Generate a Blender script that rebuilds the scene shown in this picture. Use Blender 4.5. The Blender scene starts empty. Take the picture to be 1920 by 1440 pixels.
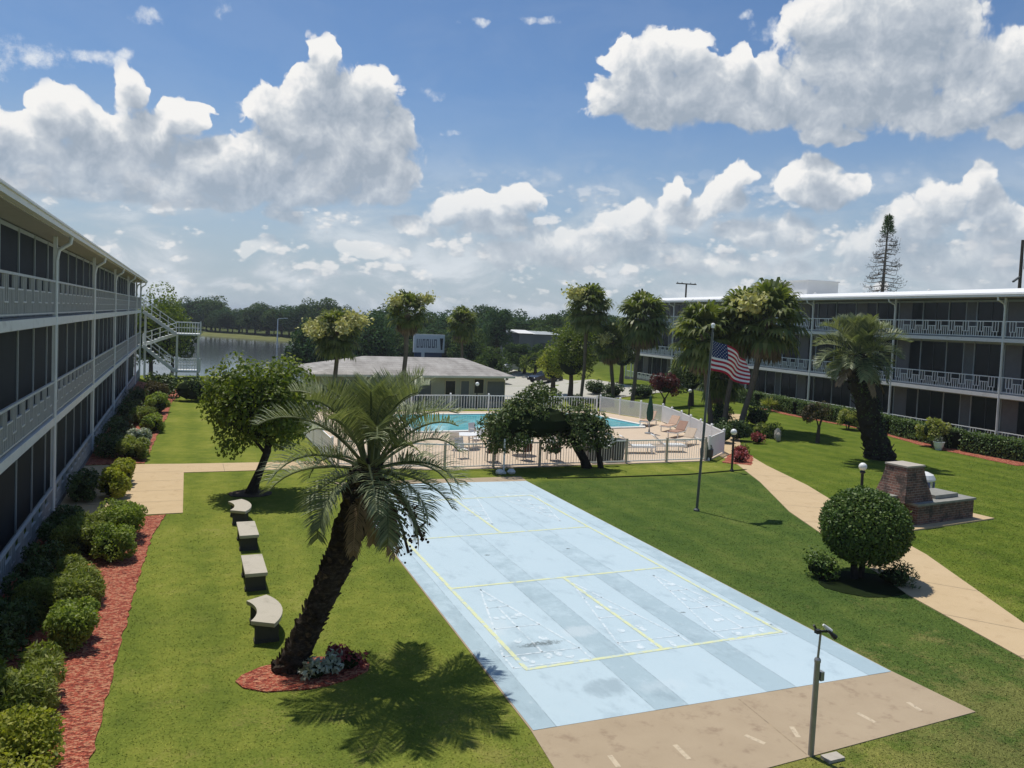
import bpy, bmesh, math, random
import numpy as np
from mathutils import Vector, Matrix
R = math.radians
scn = bpy.context.scene
COL = scn.collection
random.seed(7); RNG = np.random.default_rng(11)

# ------------------------------------------------------------------ camera
CAM_H = 6.59
FPX = 1457.76                       # focal length for a 1920 px wide frame
def cam_basis(pitch, roll, yaw):
    cy, sy, cp, sp = math.cos(yaw), math.sin(yaw), math.cos(pitch), math.sin(pitch)
    f = Vector((sy*cp, cy*cp, -sp)); r = Vector((cy, -sy, 0)); u = r.cross(f)
    c, s = math.cos(roll), math.sin(roll)
    return f, c*r + s*u, -s*r + c*u
CF, CR, CU = cam_basis(R(2.728), R(2.412), R(22.906))
cam_d = bpy.data.cameras.new('camera'); cam = bpy.data.objects.new('camera', cam_d); COL.objects.link(cam)
m = Matrix.Identity(4)
for i in range(3):
    m[i][0], m[i][1], m[i][2] = CR[i], CU[i], -CF[i]
m[2][3] = CAM_H
cam.matrix_world = m
cam_d.sensor_width = 36; cam_d.lens = FPX/1920*36; cam_d.shift_y = -(720-670.04)/1920
cam_d.clip_start = 0.1; cam_d.clip_end = 9000
scn.camera = cam

# ------------------------------------------------------------------ sun and exposure
SUN_DIR = Vector((-0.65, 2.5, 6.74)).normalized()      # towards the sun
sun_d = bpy.data.lights.new('sun', 'SUN'); sun = bpy.data.objects.new('sun', sun_d); COL.objects.link(sun)
sun_d.energy = 4.0; sun_d.angle = R(0.53); sun_d.color = (1.0, 0.95, 0.86)
sun.rotation_euler = SUN_DIR.to_track_quat('Z', 'Y').to_euler()
scn.view_settings.view_transform = 'Standard'; scn.view_settings.look = 'None'
scn.view_settings.exposure = 0.0; scn.view_settings.gamma = 1.0
scn.cycles.use_denoising = True
scn.cycles.max_bounces = 8; scn.cycles.diffuse_bounces = 3; scn.cycles.glossy_bounces = 3
scn.cycles.transparent_max_bounces = 12; scn.cycles.transmission_bounces = 4
scn.cycles.sample_clamp_indirect = 4.0

# ------------------------------------------------------------------ sky: Nishita with procedural cumulus
world = bpy.data.worlds.new('World'); scn.world = world; world.use_nodes = True
class NT:
    """small helper to write node trees as expressions"""
    def __init__(s, tree): s.t = tree
    def n(s, kind, **kw):
        nd = s.t.nodes.new(kind)
        for k, v in kw.items(): setattr(nd, k, v)
        return nd
    def put(s, sock, v):
        if isinstance(v, bpy.types.NodeSocket): s.t.links.new(v, sock)
        elif v is not None: sock.default_value = v
    def m(s, op, a, b=None, c=None, clamp=False):
        nd = s.n('ShaderNodeMath', operation=op, use_clamp=clamp)
        for i, v in enumerate((a, b, c)):
            if v is not None: s.put(nd.inputs[i], v)
        return nd.outputs[0]
    def v(s, op, a, b=None, c=None):
        nd = s.n('ShaderNodeVectorMath', operation=op)
        for i, x in enumerate((a, b, c)):
            if x is not None: s.put(nd.inputs[i], x)
        return nd.outputs['Value'] if op in ('DOT_PRODUCT', 'LENGTH', 'DISTANCE') else nd.outputs[0]
    def mix(s, f, a, b, blend='MIX'):
        nd = s.n('ShaderNodeMix', data_type='RGBA', blend_type=blend, clamp_factor=True)
        s.put(nd.inputs[0], f); s.put(nd.inputs[6], a); s.put(nd.inputs[7], b)
        return nd.outputs[2]
    def noise(s, vec, scale, detail=4, rough=.55, dist=0, kind='FBM', dim='3D', out=0, lac=2.0):
        nd = s.n('ShaderNodeTexNoise', noise_dimensions=dim, noise_type=kind)
        if vec is not None: s.put(nd.inputs['Vector'], vec)
        s.put(nd.inputs['Scale'], scale); s.put(nd.inputs['Detail'], detail)
        s.put(nd.inputs['Roughness'], rough); s.put(nd.inputs['Distortion'], dist); s.put(nd.inputs['Lacunarity'], lac)
        return nd.outputs[out]
    def voro(s, vec, scale, feature='SMOOTH_F1', smooth=.4, detail=0, rough=.5, out=0, rnd=1.0):
        nd = s.n('ShaderNodeTexVoronoi', feature=feature)
        s.put(nd.inputs['Vector'], vec); s.put(nd.inputs['Scale'], scale); s.put(nd.inputs['Randomness'], rnd)
        if 'Smoothness' in nd.inputs: s.put(nd.inputs['Smoothness'], smooth)
        s.put(nd.inputs['Detail'], detail); s.put(nd.inputs['Roughness'], rough)
        return nd.outputs[out]
    def ss(s, x, a, b, lo=0.0, hi=1.0):
        nd = s.n('ShaderNodeMapRange', interpolation_type='SMOOTHSTEP')
        s.put(nd.inputs[0], x); s.put(nd.inputs[1], a); s.put(nd.inputs[2], b); s.put(nd.inputs[3], lo); s.put(nd.inputs[4], hi)
        return nd.outputs[0]
    def lin(s, x, a, b, lo=0.0, hi=1.0):
        nd = s.n('ShaderNodeMapRange', interpolation_type='LINEAR', clamp=True)
        s.put(nd.inputs[0], x); s.put(nd.inputs[1], a); s.put(nd.inputs[2], b); s.put(nd.inputs[3], lo); s.put(nd.inputs[4], hi)
        return nd.outputs[0]
    def ramp(s, x, stops):
        nd = s.n('ShaderNodeValToRGB'); e = nd.color_ramp.elements
        e[0].position, e[0].color = stops[0][0], (*stops[0][1], 1)
        e[1].position, e[1].color = stops[-1][0], (*stops[-1][1], 1)
        for p, c in stops[1:-1]:
            q = e.new(p); q.color = (*c, 1)
        s.put(nd.inputs[0], x); return nd.outputs[0]
    def xyz(s, x, y, z=0.0):
        nd = s.n('ShaderNodeCombineXYZ')
        for i, v in enumerate((x, y, z)): s.put(nd.inputs[i], v)
        return nd.outputs[0]
    def sep(s, v):
        nd = s.n('ShaderNodeSeparateXYZ'); s.put(nd.inputs[0], v); return nd.outputs
    def bump(s, h, strength=.3, dist=.02):
        nd = s.n('ShaderNodeBump'); s.put(nd.inputs['Height'], h); s.put(nd.inputs['Strength'], strength); s.put(nd.inputs['Distance'], dist)
        return nd.outputs[0]

def sky_angles(px, py):                      # bearing and elevation of a direction of the reference view
    d = CF + CR*((px-960)/FPX) + CU*((670.04-py)/FPX); d.normalize()
    return math.atan2(d.x, d.y), math.asin(d.z)

# cumulus lobes: (px, py, rx, ry) groups; converted to bearing / elevation on the sky
LOBES = [
 # towering cloud, left of centre
 (605,112,44,44),(588,165,66,56),(668,205,90,74),(702,152,34,30),(505,205,56,50),(560,240,100,76),(655,275,125,86),(742,240,38,56),
 (478,300,80,60),(250,182,36,44),(110,215,56,48),(165,245,66,46),(55,262,70,50),(-20,265,80,60),(345,218,38,40),(378,208,24,28),(300,265,82,62),
 (200,295,120,60),(400,310,100,60),(90,320,130,46),(300,338,180,40),(500,335,170,46),(640,335,120,44),
 (20,340,110,44),(160,352,120,34),(420,352,130,36),(560,362,120,30),(300,372,200,20),
 (762,328,38,32),(700,360,70,34),(540,402,50,28),(490,462,40,16),(690,478,60,20),(850,478,0,0),
 # broad cloud, upper right
 (1182,112,52,42),(1265,98,52,50),(1140,180,44,44),(1205,178,98,64),(1382,116,34,30),(1330,165,130,60),(1410,168,120,60),(1560,50,96,70),
 (1700,30,150,86),(1660,130,220,100),(1850,120,110,56),(1930,130,90,80),(1600,205,200,46),(1560,255,60,22),(1400,212,150,34),(1240,218,120,30),(1760,215,160,50),
 (1900,245,60,34),
 # row of towers over the right-hand roofs
 (1390,330,30,28),(1365,362,56,36),(1262,365,32,32),(1300,395,70,40),(1205,402,60,32),(1180,440,90,46),(1540,318,46,32),(1500,345,48,42),(1590,352,46,32),
 (1545,370,60,30),(1470,440,66,40),(1400,440,60,34),(1822,335,36,32),(1760,385,76,50),(1850,385,60,44),(1710,425,80,46),(1890,440,90,70),(1640,460,70,40),(1590,500,70,26),
 (1750,490,140,46),(1900,515,140,40),(900,385,76,28),(985,372,38,30),(850,402,46,24),(935,425,90,36),(1040,445,90,30),(1090,480,100,34),
 (960,480,90,28),(1240,480,120,34),(1350,500,110,28),(790,420,60,20),(1480,500,60,22),
 # loose scraps (thin)
 None,
 (282,24,36,20),(410,12,20,20),(812,166,28,16),(850,256,26,9),(1012,36,40,11),(70,112,70,34),(190,112,70,22),(10,120,60,40),(248,112,26,14),
 (1450,60,60,30),(1390,30,30,12),(890,40,24,10),(1165,70,18,8),
]
THIN = LOBES.index(None)
LOBES = [(*l, .0 if i < THIN else 1.15) for i, l in enumerate(LOBES) if l and l[2] > 0]

def cloud_group():
    g = bpy.data.node_groups.new('cloud_thickness', 'ShaderNodeTree')
    g.interface.new_socket('Vector', in_out='INPUT', socket_type='NodeSocketVector')
    g.interface.new_socket('Thickness', in_out='OUTPUT', socket_type='NodeSocketFloat')
    g.interface.new_socket('Wisp', in_out='OUTPUT', socket_type='NodeSocketFloat')
    g.interface.new_socket('Body', in_out='OUTPUT', socket_type='NodeSocketFloat')
    N = NT(g); gi = g.nodes.new('NodeGroupInput'); go = g.nodes.new('NodeGroupOutput')
    p0 = gi.outputs[0]
    w1 = N.v('SUBTRACT', N.noise(p0, 13, 3, .6, dim='2D', out=1), (.5, .5, .5))
    p = N.v('MULTIPLY_ADD', w1, (.055, .040, 0), p0)
    best = None; wisp = None
    for px, py, rx, ry, thin in LOBES:
        a, e = sky_angles(px, py)
        a1, _ = sky_angles(px+rx, py); _, e1 = sky_angles(px, py-ry)
        sx, sy = 1/max(abs(a1-a), 1e-3), 1/max(abs(e1-e), 1e-3)
        q = N.v('MULTIPLY_ADD', p, (sx, sy, 0), (-a*sx, -e*sy, 0))
        d2 = N.v('DOT_PRODUCT', q, q)
        if thin:
            wisp = d2 if wisp is None else N.m('MINIMUM', wisp, d2); continue
        best = d2 if best is None else N.m('SMOOTH_MIN', best, d2, .45)
    th = N.m('MAXIMUM', N.m('SUBTRACT', 1.55, best), -2.5)
    g.links.new(th, go.inputs[2])
    wv = N.v('MULTIPLY_ADD', w1, (.05, .05, 0), p0)
    b1 = N.voro(wv, 24, feature='F1', detail=3, rough=.6); g.nodes[-1].voronoi_dimensions = '2D'
    b2 = N.noise(p0, 36, 7, .62, dim='2D')
    th = N.m('MULTIPLY_ADD', N.m('SUBTRACT', .48, b1), .95, th)
    th = N.m('MULTIPLY_ADD', N.m('SUBTRACT', b2, .5), 1.2, th)
    g.links.new(th, go.inputs[0])
    wt = N.m('MULTIPLY_ADD', N.m('SUBTRACT', b2, .5), 4.2, N.m('SUBTRACT', .75, wisp))
    g.links.new(N.m('MULTIPLY', N.ss(wt, -.1, 1.7), .85), go.inputs[1])
    return g

def build_world():
    t = world.node_tree; t.nodes.clear(); N = NT(t)
    out = t.nodes.new('ShaderNodeOutputWorld'); bg = t.nodes.new('ShaderNodeBackground')
    sky = N.n('ShaderNodeTexSky', sky_type='NISHITA', sun_disc=False)
    sky.sun_elevation = math.asin(SUN_DIR.z)
    sky.sun_rotation = math.atan2(SUN_DIR.x, SUN_DIR.y)
    sky.altitude = 20; sky.air_density = 1.0; sky.dust_density = 0.6; sky.ozone_density = 2.2
    d = N.n('ShaderNodeTexCoord').outputs['Generated']
    x, y, z = N.sep(d)
    az = N.m('ARCTAN2', x, y); el = N.m('ARCSINE', z)
    p = N.xyz(az, el, 0.0)
    G = cloud_group()
    def th(vec):
        nd = t.nodes.new('ShaderNodeGroup'); nd.node_tree = G; t.links.new(vec, nd.inputs[0]); return nd.outputs[0], nd.outputs[2], nd.outputs[1]
    t0, l0, wisp = th(p)
    t1, l1, _ = th(N.v('ADD', p, (-.010, .027, 0)))       # a little further towards the sun
    # broken cloud nearer the horizon
    ph = N.v('MULTIPLY', p, (1.0, 2.2, 1.0))
    veil = N.noise(ph, 8, 6, .6, .3, dim='2D')
    low = N.ss(el, .24, .03)
    veil_m = N.m('MULTIPLY', N.ss(veil, .34, .64), N.m('MULTIPLY_ADD', low, .84, .04))
    def puffs(v):                                  # small cumulus in the distance
        f = N.noise(v, 15, 6, .6, dim='2D'); q = N.voro(v, 26, feature='F1', detail=2, rough=.55); t.nodes[-1].voronoi_dimensions = '2D'
        return N.m('MULTIPLY_ADD', q, -.55, N.m('MULTIPLY_ADD', f, 1.15, .18))
    pq = N.v('MULTIPLY', p, (1.0, 1.7, 1.0))
    s0 = puffs(pq); s1 = puffs(N.v('ADD', pq, (-.004, .016, 0)))
    sc_m = N.m('MULTIPLY', N.ss(s0, .40, .62), N.m('MULTIPLY', N.ss(el, .21, .12), N.ss(el, .0, .05)))
    sc_l = N.m('MULTIPLY_ADD', N.m('SUBTRACT', s0, s1), 2.2, .50, clamp=True)
    dl = N.m('SUBTRACT', l0, l1); dn = N.m('SUBTRACT', N.m('SUBTRACT', t0, t1), dl)
    lit = N.m('MULTIPLY_ADD', dl, .42, N.m('MULTIPLY_ADD', dn, .36, .54))
    lit = N.m('SUBTRACT', lit, N.m('MULTIPLY', N.ss(l0, .35, 1.5), .34), clamp=True)
    soft = N.m('MULTIPLY_ADD', N.m('SUBTRACT', 1.0, lit), 1.15, N.m('MULTIPLY_ADD', N.ss(el, .22, .05), .8, .32))
    mask = N.ss(N.m('DIVIDE', N.m('ADD', N.m('MULTIPLY_ADD', N.ss(l0, .45, 1.4), .95, t0), .1), soft), 0.0, 1.0)
    ccol = N.ramp(lit, [(0.0, (.40, .47, .56)), (.28, (.52, .58, .66)), (.48, (.64, .69, .75)), (.66, (.80, .83, .86)), (.84, (.97, .97, .97)), (1.0, (1.04, 1.03, 1.01))])
    K = 8.9
    ccol = N.v('MULTIPLY', ccol, (K, K, K))
    blue = N.mix(1.0, sky.outputs[0], (.68, .83, .98, 1), 'MULTIPLY')
    base = N.mix(N.m('MULTIPLY', N.ss(el, .30, .0), .86), blue, (4.3, 5.1, 5.85, 1))
    c = N.mix(veil_m, base, N.mix(N.ss(veil, .45, .75), (5.3, 5.9, 6.5, 1), (7.4, 7.85, 8.3, 1)))
    scc = N.ramp(sc_l, [(0.0, (.52, .59, .66)), (.45, (.66, .71, .77)), (.7, (.86, .88, .90)), (1.0, (1.0, .99, .98))])
    c = N.mix(N.m('MULTIPLY', sc_m, .72), c, N.v('MULTIPLY', scc, (8.8, 8.8, 8.8)))
    fade = N.m('MULTIPLY_ADD', N.ss(el, .03, .20), .55, .45)
    mask = N.m('MULTIPLY', mask, N.ss(l0, -.5, .75))
    c = N.mix(wisp, c, (8.3, 8.6, 8.9, 1))
    c = N.mix(N.m('MULTIPLY', mask, fade), c, ccol)
    N.put(bg.inputs[0], c); bg.inputs[1].default_value = 0.1
    t.links.new(bg.outputs[0], out.inputs[0])
    world.cycles.sampling_method = 'MANUAL'; world.cycles.sample_map_resolution = 512
build_world()

# ------------------------------------------------------------------ placing helper: where a direction of the reference view meets the ground
def G(px, py, z=0.0):
    d = CF + CR*((px-960)/FPX) + CU*((670.04-py)/FPX)
    t = (z-CAM_H)/d.z
    return Vector((d.x*t, d.y*t, z))
def AY(px, py, Y):
    d = CF + CR*((px-960)/FPX) + CU*((670.04-py)/FPX)
    t = Y/d.y
    return Vector((d.x*t, Y, CAM_H+d.z*t))

# ------------------------------------------------------------------ materials
MATS = {}
def new_mat(name):
    mt = bpy.data.materials.new(name); mt.use_nodes = True
    t = mt.node_tree; t.nodes.clear()
    out = t.nodes.new('ShaderNodeOutputMaterial'); b = t.nodes.new('ShaderNodeBsdfPrincipled')
    t.links.new(b.outputs[0], out.inputs[0]); MATS[name] = mt
    return mt, NT(t), b, out
def rgba(c): return (c[0], c[1], c[2], 1.0)
def scalec(c, k): return tuple(min(1.0, x*k) for x in c)
def plain(name, col, rough=.65, spec=.35, var=.25, scale=6.0, metal=0.0, bump=0.0, bscale=60, streak=0.0, dirt=(.12, .11, .09)):
    mt, N, b, out = new_mat(name)
    pos = N.n('ShaderNodeNewGeometry').outputs['Position']
    n = N.noise(pos, scale, 5, .6)
    c = N.mix(n, rgba(scalec(col, 1-var)), rgba(scalec(col, 1+var)))
    if streak:
        sv = N.v('MULTIPLY', pos, (9, 9, .9))
        c = N.mix(N.m('MULTIPLY', N.ss(N.noise(sv, 1.0, 5, .65), .5, .75), streak), c, rgba(dirt))
    N.put(b.inputs['Base Color'], c); b.inputs['Roughness'].default_value = rough
    b.inputs['Specular IOR Level'].default_value = spec; b.inputs['Metallic'].default_value = metal
    if bump:
        N.put(b.inputs['Normal'], N.bump(N.noise(pos, bscale, 4, .6), bump, .02))
    return mt
def leafmat(name, cols, rough=.5, trans=.42, clump=1.3, spec=.3):
    """leaf cards: every leaf its own tone, plus larger tonal clumps"""
    mt, N, b, out = new_mat(name); t = N.t
    geo = N.n('ShaderNodeNewGeometry')
    r = geo.outputs['Random Per Island']; pos = geo.outputs['Position']
    k = N.m('MULTIPLY_ADD', N.noise(pos, clump, 3, .6), .9, N.m('MULTIPLY_ADD', r, .6, -.28), clamp=True)
    stops = [(i/(len(cols)-1), c) for i, c in enumerate(cols)]
    c = N.ramp(k, stops)
    N.put(b.inputs['Base Color'], c); b.inputs['Roughness'].default_value = rough; b.inputs['Specular IOR Level'].default_value = spec
    if trans:
        tr = N.n('ShaderNodeBsdfTranslucent'); mx = N.n('ShaderNodeMixShader')
        N.put(tr.inputs[0], N.mix(1.0, c, (1.25, 1.3, .6, 1), 'MULTIPLY'))
        mx.inputs[0].default_value = trans
        t.links.new(b.outputs[0], mx.inputs[1]); t.links.new(tr.outputs[0], mx.inputs[2]); t.links.new(mx.outputs[0], out.inputs[0])
    return mt

def grass_color(N, pos):
    x, y, z = N.sep(pos)
    big = N.noise(pos, .32, 4, .6); mid = N.noise(pos, 2.2, 4, .65); fine = N.noise(pos, 17, 4, .7); vf = N.noise(pos, 75, 2, .6)
    k = N.m('MULTIPLY_ADD', mid, .85, N.m('MULTIPLY_ADD', big, 1.05, N.m('MULTIPLY_ADD', fine, .5, N.m('MULTIPLY_ADD', vf, .25, -.90))), clamp=True)
    k = N.m('ADD', k, N.m('MULTIPLY', N.m('SINE', N.m('MULTIPLY_ADD', x, 4.2, N.m('MULTIPLY', big, 5.0))), .075), clamp=True)
    left = N.ramp(k, [(0, (.086, .122, .024)), (.35, (.142, .178, .032)), (.62, (.20, .222, .042)), (1, (.30, .275, .095))])
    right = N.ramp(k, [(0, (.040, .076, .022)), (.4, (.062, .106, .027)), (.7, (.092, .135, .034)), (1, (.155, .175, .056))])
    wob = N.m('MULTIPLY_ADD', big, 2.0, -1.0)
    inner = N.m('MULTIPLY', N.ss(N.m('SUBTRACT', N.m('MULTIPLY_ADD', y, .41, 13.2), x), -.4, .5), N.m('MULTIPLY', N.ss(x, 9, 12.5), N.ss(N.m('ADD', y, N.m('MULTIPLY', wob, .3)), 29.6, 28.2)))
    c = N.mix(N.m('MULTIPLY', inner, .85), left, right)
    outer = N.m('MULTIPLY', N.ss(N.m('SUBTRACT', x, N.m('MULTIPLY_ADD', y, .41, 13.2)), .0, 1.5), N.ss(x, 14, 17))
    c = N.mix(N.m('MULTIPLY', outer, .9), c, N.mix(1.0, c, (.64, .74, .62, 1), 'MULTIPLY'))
    # straw-coloured thatch where the turf is thin
    th = N.ss(N.m('MULTIPLY_ADD', fine, .5, N.m('MULTIPLY', N.noise(pos, .9, 4, .7), .9)), .72, .92)
    near = N.ss(y, 17, 10); th = N.m('MAXIMUM', th, N.m('MULTIPLY', N.ss(N.m('ADD', N.noise(pos, 1.3, 5, .7), N.m('MULTIPLY', N.ss(y, 12.5, 9), .25)), .62, .80), .55))
    c = N.mix(N.m('MULTIPLY', th, N.m('MULTIPLY_ADD', near, .5, .12)), c, (.27, .22, .085, 1))
    return c, k
def make_materials():
    mt, N, b, out = new_mat('grass')
    pos = N.n('ShaderNodeNewGeometry').outputs['Position']
    c, k = grass_color(N, pos)
    x, y, z = N.sep(pos)
    far = N.ss(y, 80, 140)
    c = N.mix(far, c, (.07, .085, .03, 1))
    N.put(b.inputs['Base Color'], c); b.inputs['Roughness'].default_value = 1.0; b.inputs['Specular IOR Level'].default_value = .0
    N.put(b.inputs['Normal'], N.bump(N.m('ADD', N.noise(pos, 45, 4, .7), N.noise(pos, 7, 3, .6)), .4, .04))
    mt, N, b, out = new_mat('grass_blade')
    geo = N.n('ShaderNodeNewGeometry'); pos = geo.outputs['Position']
    c, k = grass_color(N, pos)
    c = N.mix(1.0, c, N.ramp(geo.outputs['Random Per Island'], [(0, (1.15, 1.15, 1.1)), (.6, (1.4, 1.38, 1.3)), (1, (1.7, 1.6, 1.6))]), 'MULTIPLY')
    N.put(b.inputs['Base Color'], c); b.inputs['Roughness'].default_value = .9; b.inputs['Specular IOR Level'].default_value = .04
    mt, N, b, out = new_mat('mulch')
    pos = N.n('ShaderNodeNewGeometry').outputs['Position']
    wv = N.v('MULTIPLY', pos, (1, 1.4, 1))
    v = N.voro(wv, 17, feature='F1', detail=1, out=1)
    sx, sy, sz = N.sep(v)
    c = N.ramp(sx, [(0, (.07, .014, .008)), (.28, (.22, .036, .018)), (.6, (.40, .070, .036)), (.85, (.56, .13, .065)), (1, (.62, .27, .15))])
    c = N.mix(N.m('MULTIPLY', N.noise(pos, 3, 4, .6), .22), c, (.24, .050, .028, 1))
    N.put(b.inputs['Base Color'], c); b.inputs['Roughness'].default_value = .9
    N.put(b.inputs['Normal'], N.bump(N.voro(wv, 17, feature='F1', detail=1), 1.0, .06))
    # concrete paths
    def concrete(name, a, bb, stain, st=.5, joint=None):
        mt, N, b, out = new_mat(name)
        pos = N.n('ShaderNodeNewGeometry').outputs['Position']
        c = N.mix(N.noise(pos, 1.1, 6, .65), rgba(a), rgba(bb))
        c = N.mix(N.m('MULTIPLY', N.ss(N.noise(pos, 2.4, 7, .7), .52, .72), st), c, rgba(stain))
        c = N.mix(N.m('MULTIPLY', N.noise(pos, 90, 2, .6), .25), c, rgba(scalec(stain, .9)))
        N.put(b.inputs['Base Color'], c); b.inputs['Roughness'].default_value = .85; b.inputs['Specular IOR Level'].default_value = .2
        N.put(b.inputs['Normal'], N.bump(N.noise(pos, 60, 4, .6), .2, .01))
    concrete('path_concrete', (.50, .375, .215), (.62, .475, .295), (.36, .24, .13), .45)
    concrete('apron_concrete', (.36, .28, .185), (.48, .385, .265), (.24, .17, .115), .7)
    concrete('deck_concrete', (.55, .43, .31), (.66, .54, .41), (.42, .31, .21), .4)
    concrete('lot_concrete', (.42, .40, .34), (.52, .50, .43), (.30, .28, .24), .4)
    concrete('bench_concrete', (.46, .42, .34), (.56, .51, .42), (.22, .20, .15), .45)
    concrete('bench_leg_shaded', (.055, .053, .046), (.09, .087, .076), (.03, .03, .026), .6)  # bench concrete darkened: the legs' shade is put into the colour
    concrete('slab_paint', (.70, .70, .66), (.80, .80, .77), (.42, .40, .35), .5)
    concrete('stone', (.42, .38, .32), (.55, .5, .42), (.25, .22, .18), .5)
    # painted court
    STAINS = [(*G(px, py).xy, rx, ry, k, f) for px, py, rx, ry, k, f in ((1012,1209,.55,.13,.85,'d'),(1135,1292,.50,.42,.55,'g'),(985,1222,.85,.42,.45,'g'),(913,1042,.09,.06,.9,'d'),(1065,1030,.08,.05,.9,'d'),(1280,1150,.10,.06,.7,'d'),(1418,1148,.09,.06,.7,'d'),(1090,1185,.5,.3,.5,'w'),(930,1175,.35,.5,.4,'w'),(1240,1290,.6,.3,.35,'w'),(752,1055,.08,.05,.8,'d'))]
    def court_color(N, pos, a, bb, dirt, st):
        c = N.mix(N.noise(pos, .5, 5, .65), rgba(a), rgba(bb))
        n2 = N.noise(N.v('MULTIPLY', pos, (1.0, .55, 1)), 1.7, 8, .7); n3 = N.noise(pos, 13, 7, .75)
        c = N.mix(N.m('MULTIPLY', N.ss(n2, .50, .74), st), c, rgba(dirt))
        c = N.mix(N.m('MULTIPLY', N.ss(n3, .60, .76), st*.9), c, rgba(scalec(dirt, .8)))
        c = N.mix(N.m('MULTIPLY', N.ss(N.noise(pos, 4.5, 6, .7), .58, .72), .55), c, (.50, .58, .62, 1))
        p2 = N.v('MULTIPLY', pos, (1, 1, 0))
        for x, y, rx, ry, k, f in STAINS:
            q = N.v('MULTIPLY_ADD', p2, (1/rx, 1/ry, 0), (-x/rx, -y/ry, 0)); d2 = N.v('DOT_PRODUCT', q, q)
            m_ = N.ss(N.m('ADD', d2, N.m('MULTIPLY', N.m('SUBTRACT', n3 if f == 'd' else n2, .5), 4.5)), 1.1, -.1)
            c = N.mix(N.m('MULTIPLY', m_, k), c, {'d': (.10, .12, .12, 1), 'g': (.22, .29, .33, 1), 'w': (.56, .63, .66, 1)}[f])
        return c
    BLUE = ((.43, .545, .60), (.49, .60, .65), (.30, .39, .44), .6); GUT = ((.325, .43, .48), (.385, .49, .535), (.24, .31, .35), .6)
    for name, args in (('court_blue', BLUE), ('court_gutter', GUT)):
        mt, N, b, out = new_mat(name); pos = N.n('ShaderNodeNewGeometry').outputs['Position']
        cc = court_color(N, pos, *args)
        if name == 'court_gutter':       # the darker paint between the lanes has worn away in patches, most at the far end
            yy = N.sep(pos)[1]; wear = N.ss(N.m('MULTIPLY_ADD', N.noise(pos, 1.6, 6, .7), 1.3, N.m('MULTIPLY', N.m('SUBTRACT', yy, 13), .034)), .62, 1.05)
            cc = N.mix(N.m('MULTIPLY', wear, .9), cc, court_color(N, pos, *BLUE))
        N.put(b.inputs['Base Color'], cc); b.inputs['Roughness'].default_value = .75; b.inputs['Specular IOR Level'].default_value = .2
    def worn(name, col, lo, hi, sc=7, under=None, fmax=1.0):
        mt, N, b, out = new_mat(name)
        pos = N.n('ShaderNodeNewGeometry').outputs['Position']
        f = N.m('MULTIPLY', N.ss(N.noise(pos, sc, 6, .75), lo, hi), fmax)
        u = court_color(N, pos, *BLUE) if under is None else rgba(under)
        N.put(b.inputs['Base Color'], N.mix(f, u, rgba(col))); b.inputs['Roughness'].default_value = .75; b.inputs['Specular IOR Level'].default_value = .2
    worn('line_yellow', (.66, .68, .36), .34, .56, fmax=.92)
    worn('line_white', (.70, .755, .775), .40, .60, 9, fmax=.75)
    worn('joint_dark', (.24, .185, .125), .3, .6, 5, (.42, .32, .20))
    worn('joint_lane', (.20, .26, .29), .3, .62, 6, fmax=.8)
    worn('dash_cream', (.55, .455, .32), .34, .52, 14, (.36, .29, .21))
    # water
    mt, N, b, out = new_mat('lake_water')
    pos = N.n('ShaderNodeNewGeometry').outputs['Position']
    b.inputs['Base Color'].default_value = (.05, .06, .065, 1); b.inputs['Roughness'].default_value = .10; b.inputs['IOR'].default_value = 1.33
    N.put(b.inputs['Normal'], N.bump(N.noise(N.v('MULTIPLY', pos, (.5, 1.6, 1)), .8, 4, .6), .06, .1))
    mt, N, b, out = new_mat('pool_water')
    pos = N.n('ShaderNodeNewGeometry').outputs['Position']
    cau = N.voro(N.v('MULTIPLY_ADD', N.noise(pos, .9, 3, .5, out=1), (1.2, 1.2, 0), pos), 1.3, feature='F1')
    N.put(b.inputs['Base Color'], N.mix(N.ss(cau, .2, .75), (.07, .37, .43, 1), (.14, .50, .55, 1)))
    b.inputs['Roughness'].default_value = .08; b.inputs['IOR'].default_value = 1.33
    N.put(b.inputs['Normal'], N.bump(N.noise(pos, 2.2, 3, .5), .15, .05))
    # brick
    mt, N, b, out = new_mat('brick')
    tc = N.n('ShaderNodeTexCoord').outputs['Object']
    nm = N.n('ShaderNodeNewGeometry').outputs['Normal']
    ox, oy, oz = N.sep(tc); nx, ny, nz = N.sep(nm)
    side = N.m('GREATER_THAN', N.m('ABSOLUTE', nx), .6)
    uu = N.m('ADD', N.m('MULTIPLY', oy, side), N.m('MULTIPLY', ox, N.m('SUBTRACT', 1.0, side)))
    bk = N.n('ShaderNodeTexBrick'); N.put(bk.inputs['Vector'], N.xyz(uu, oz, 0.0))
    bk.inputs['Scale'].default_value = 1.0; bk.inputs['Brick Width'].default_value = .23; bk.inputs['Row Height'].default_value = .085; bk.inputs['Mortar Size'].default_value = .010
    bk.inputs['Color1'].default_value = (.23, .095, .062, 1); bk.inputs['Color2'].default_value = (.085, .042, .034, 1); bk.inputs['Mortar'].default_value = (.26, .21, .17, 1)
    c = N.mix(N.ss(N.noise(tc, 2.6, 6, .7), .42, .66), bk.outputs[0], (.045, .034, .028, 1)); c = N.mix(N.m('MULTIPLY', N.ss(N.noise(tc, 5.5, 5, .7), .56, .7), .6), c, (.26, .19, .15, 1))
    N.put(b.inputs['Base Color'], c); b.inputs['Roughness'].default_value = .85
    # shingles
    mt, N, b, out = new_mat('shingle')
    pos = N.n('ShaderNodeNewGeometry').outputs['Position']
    n = N.noise(N.v('MULTIPLY', pos, (.8, .35, 1)), 1.1, 7, .72)
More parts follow.
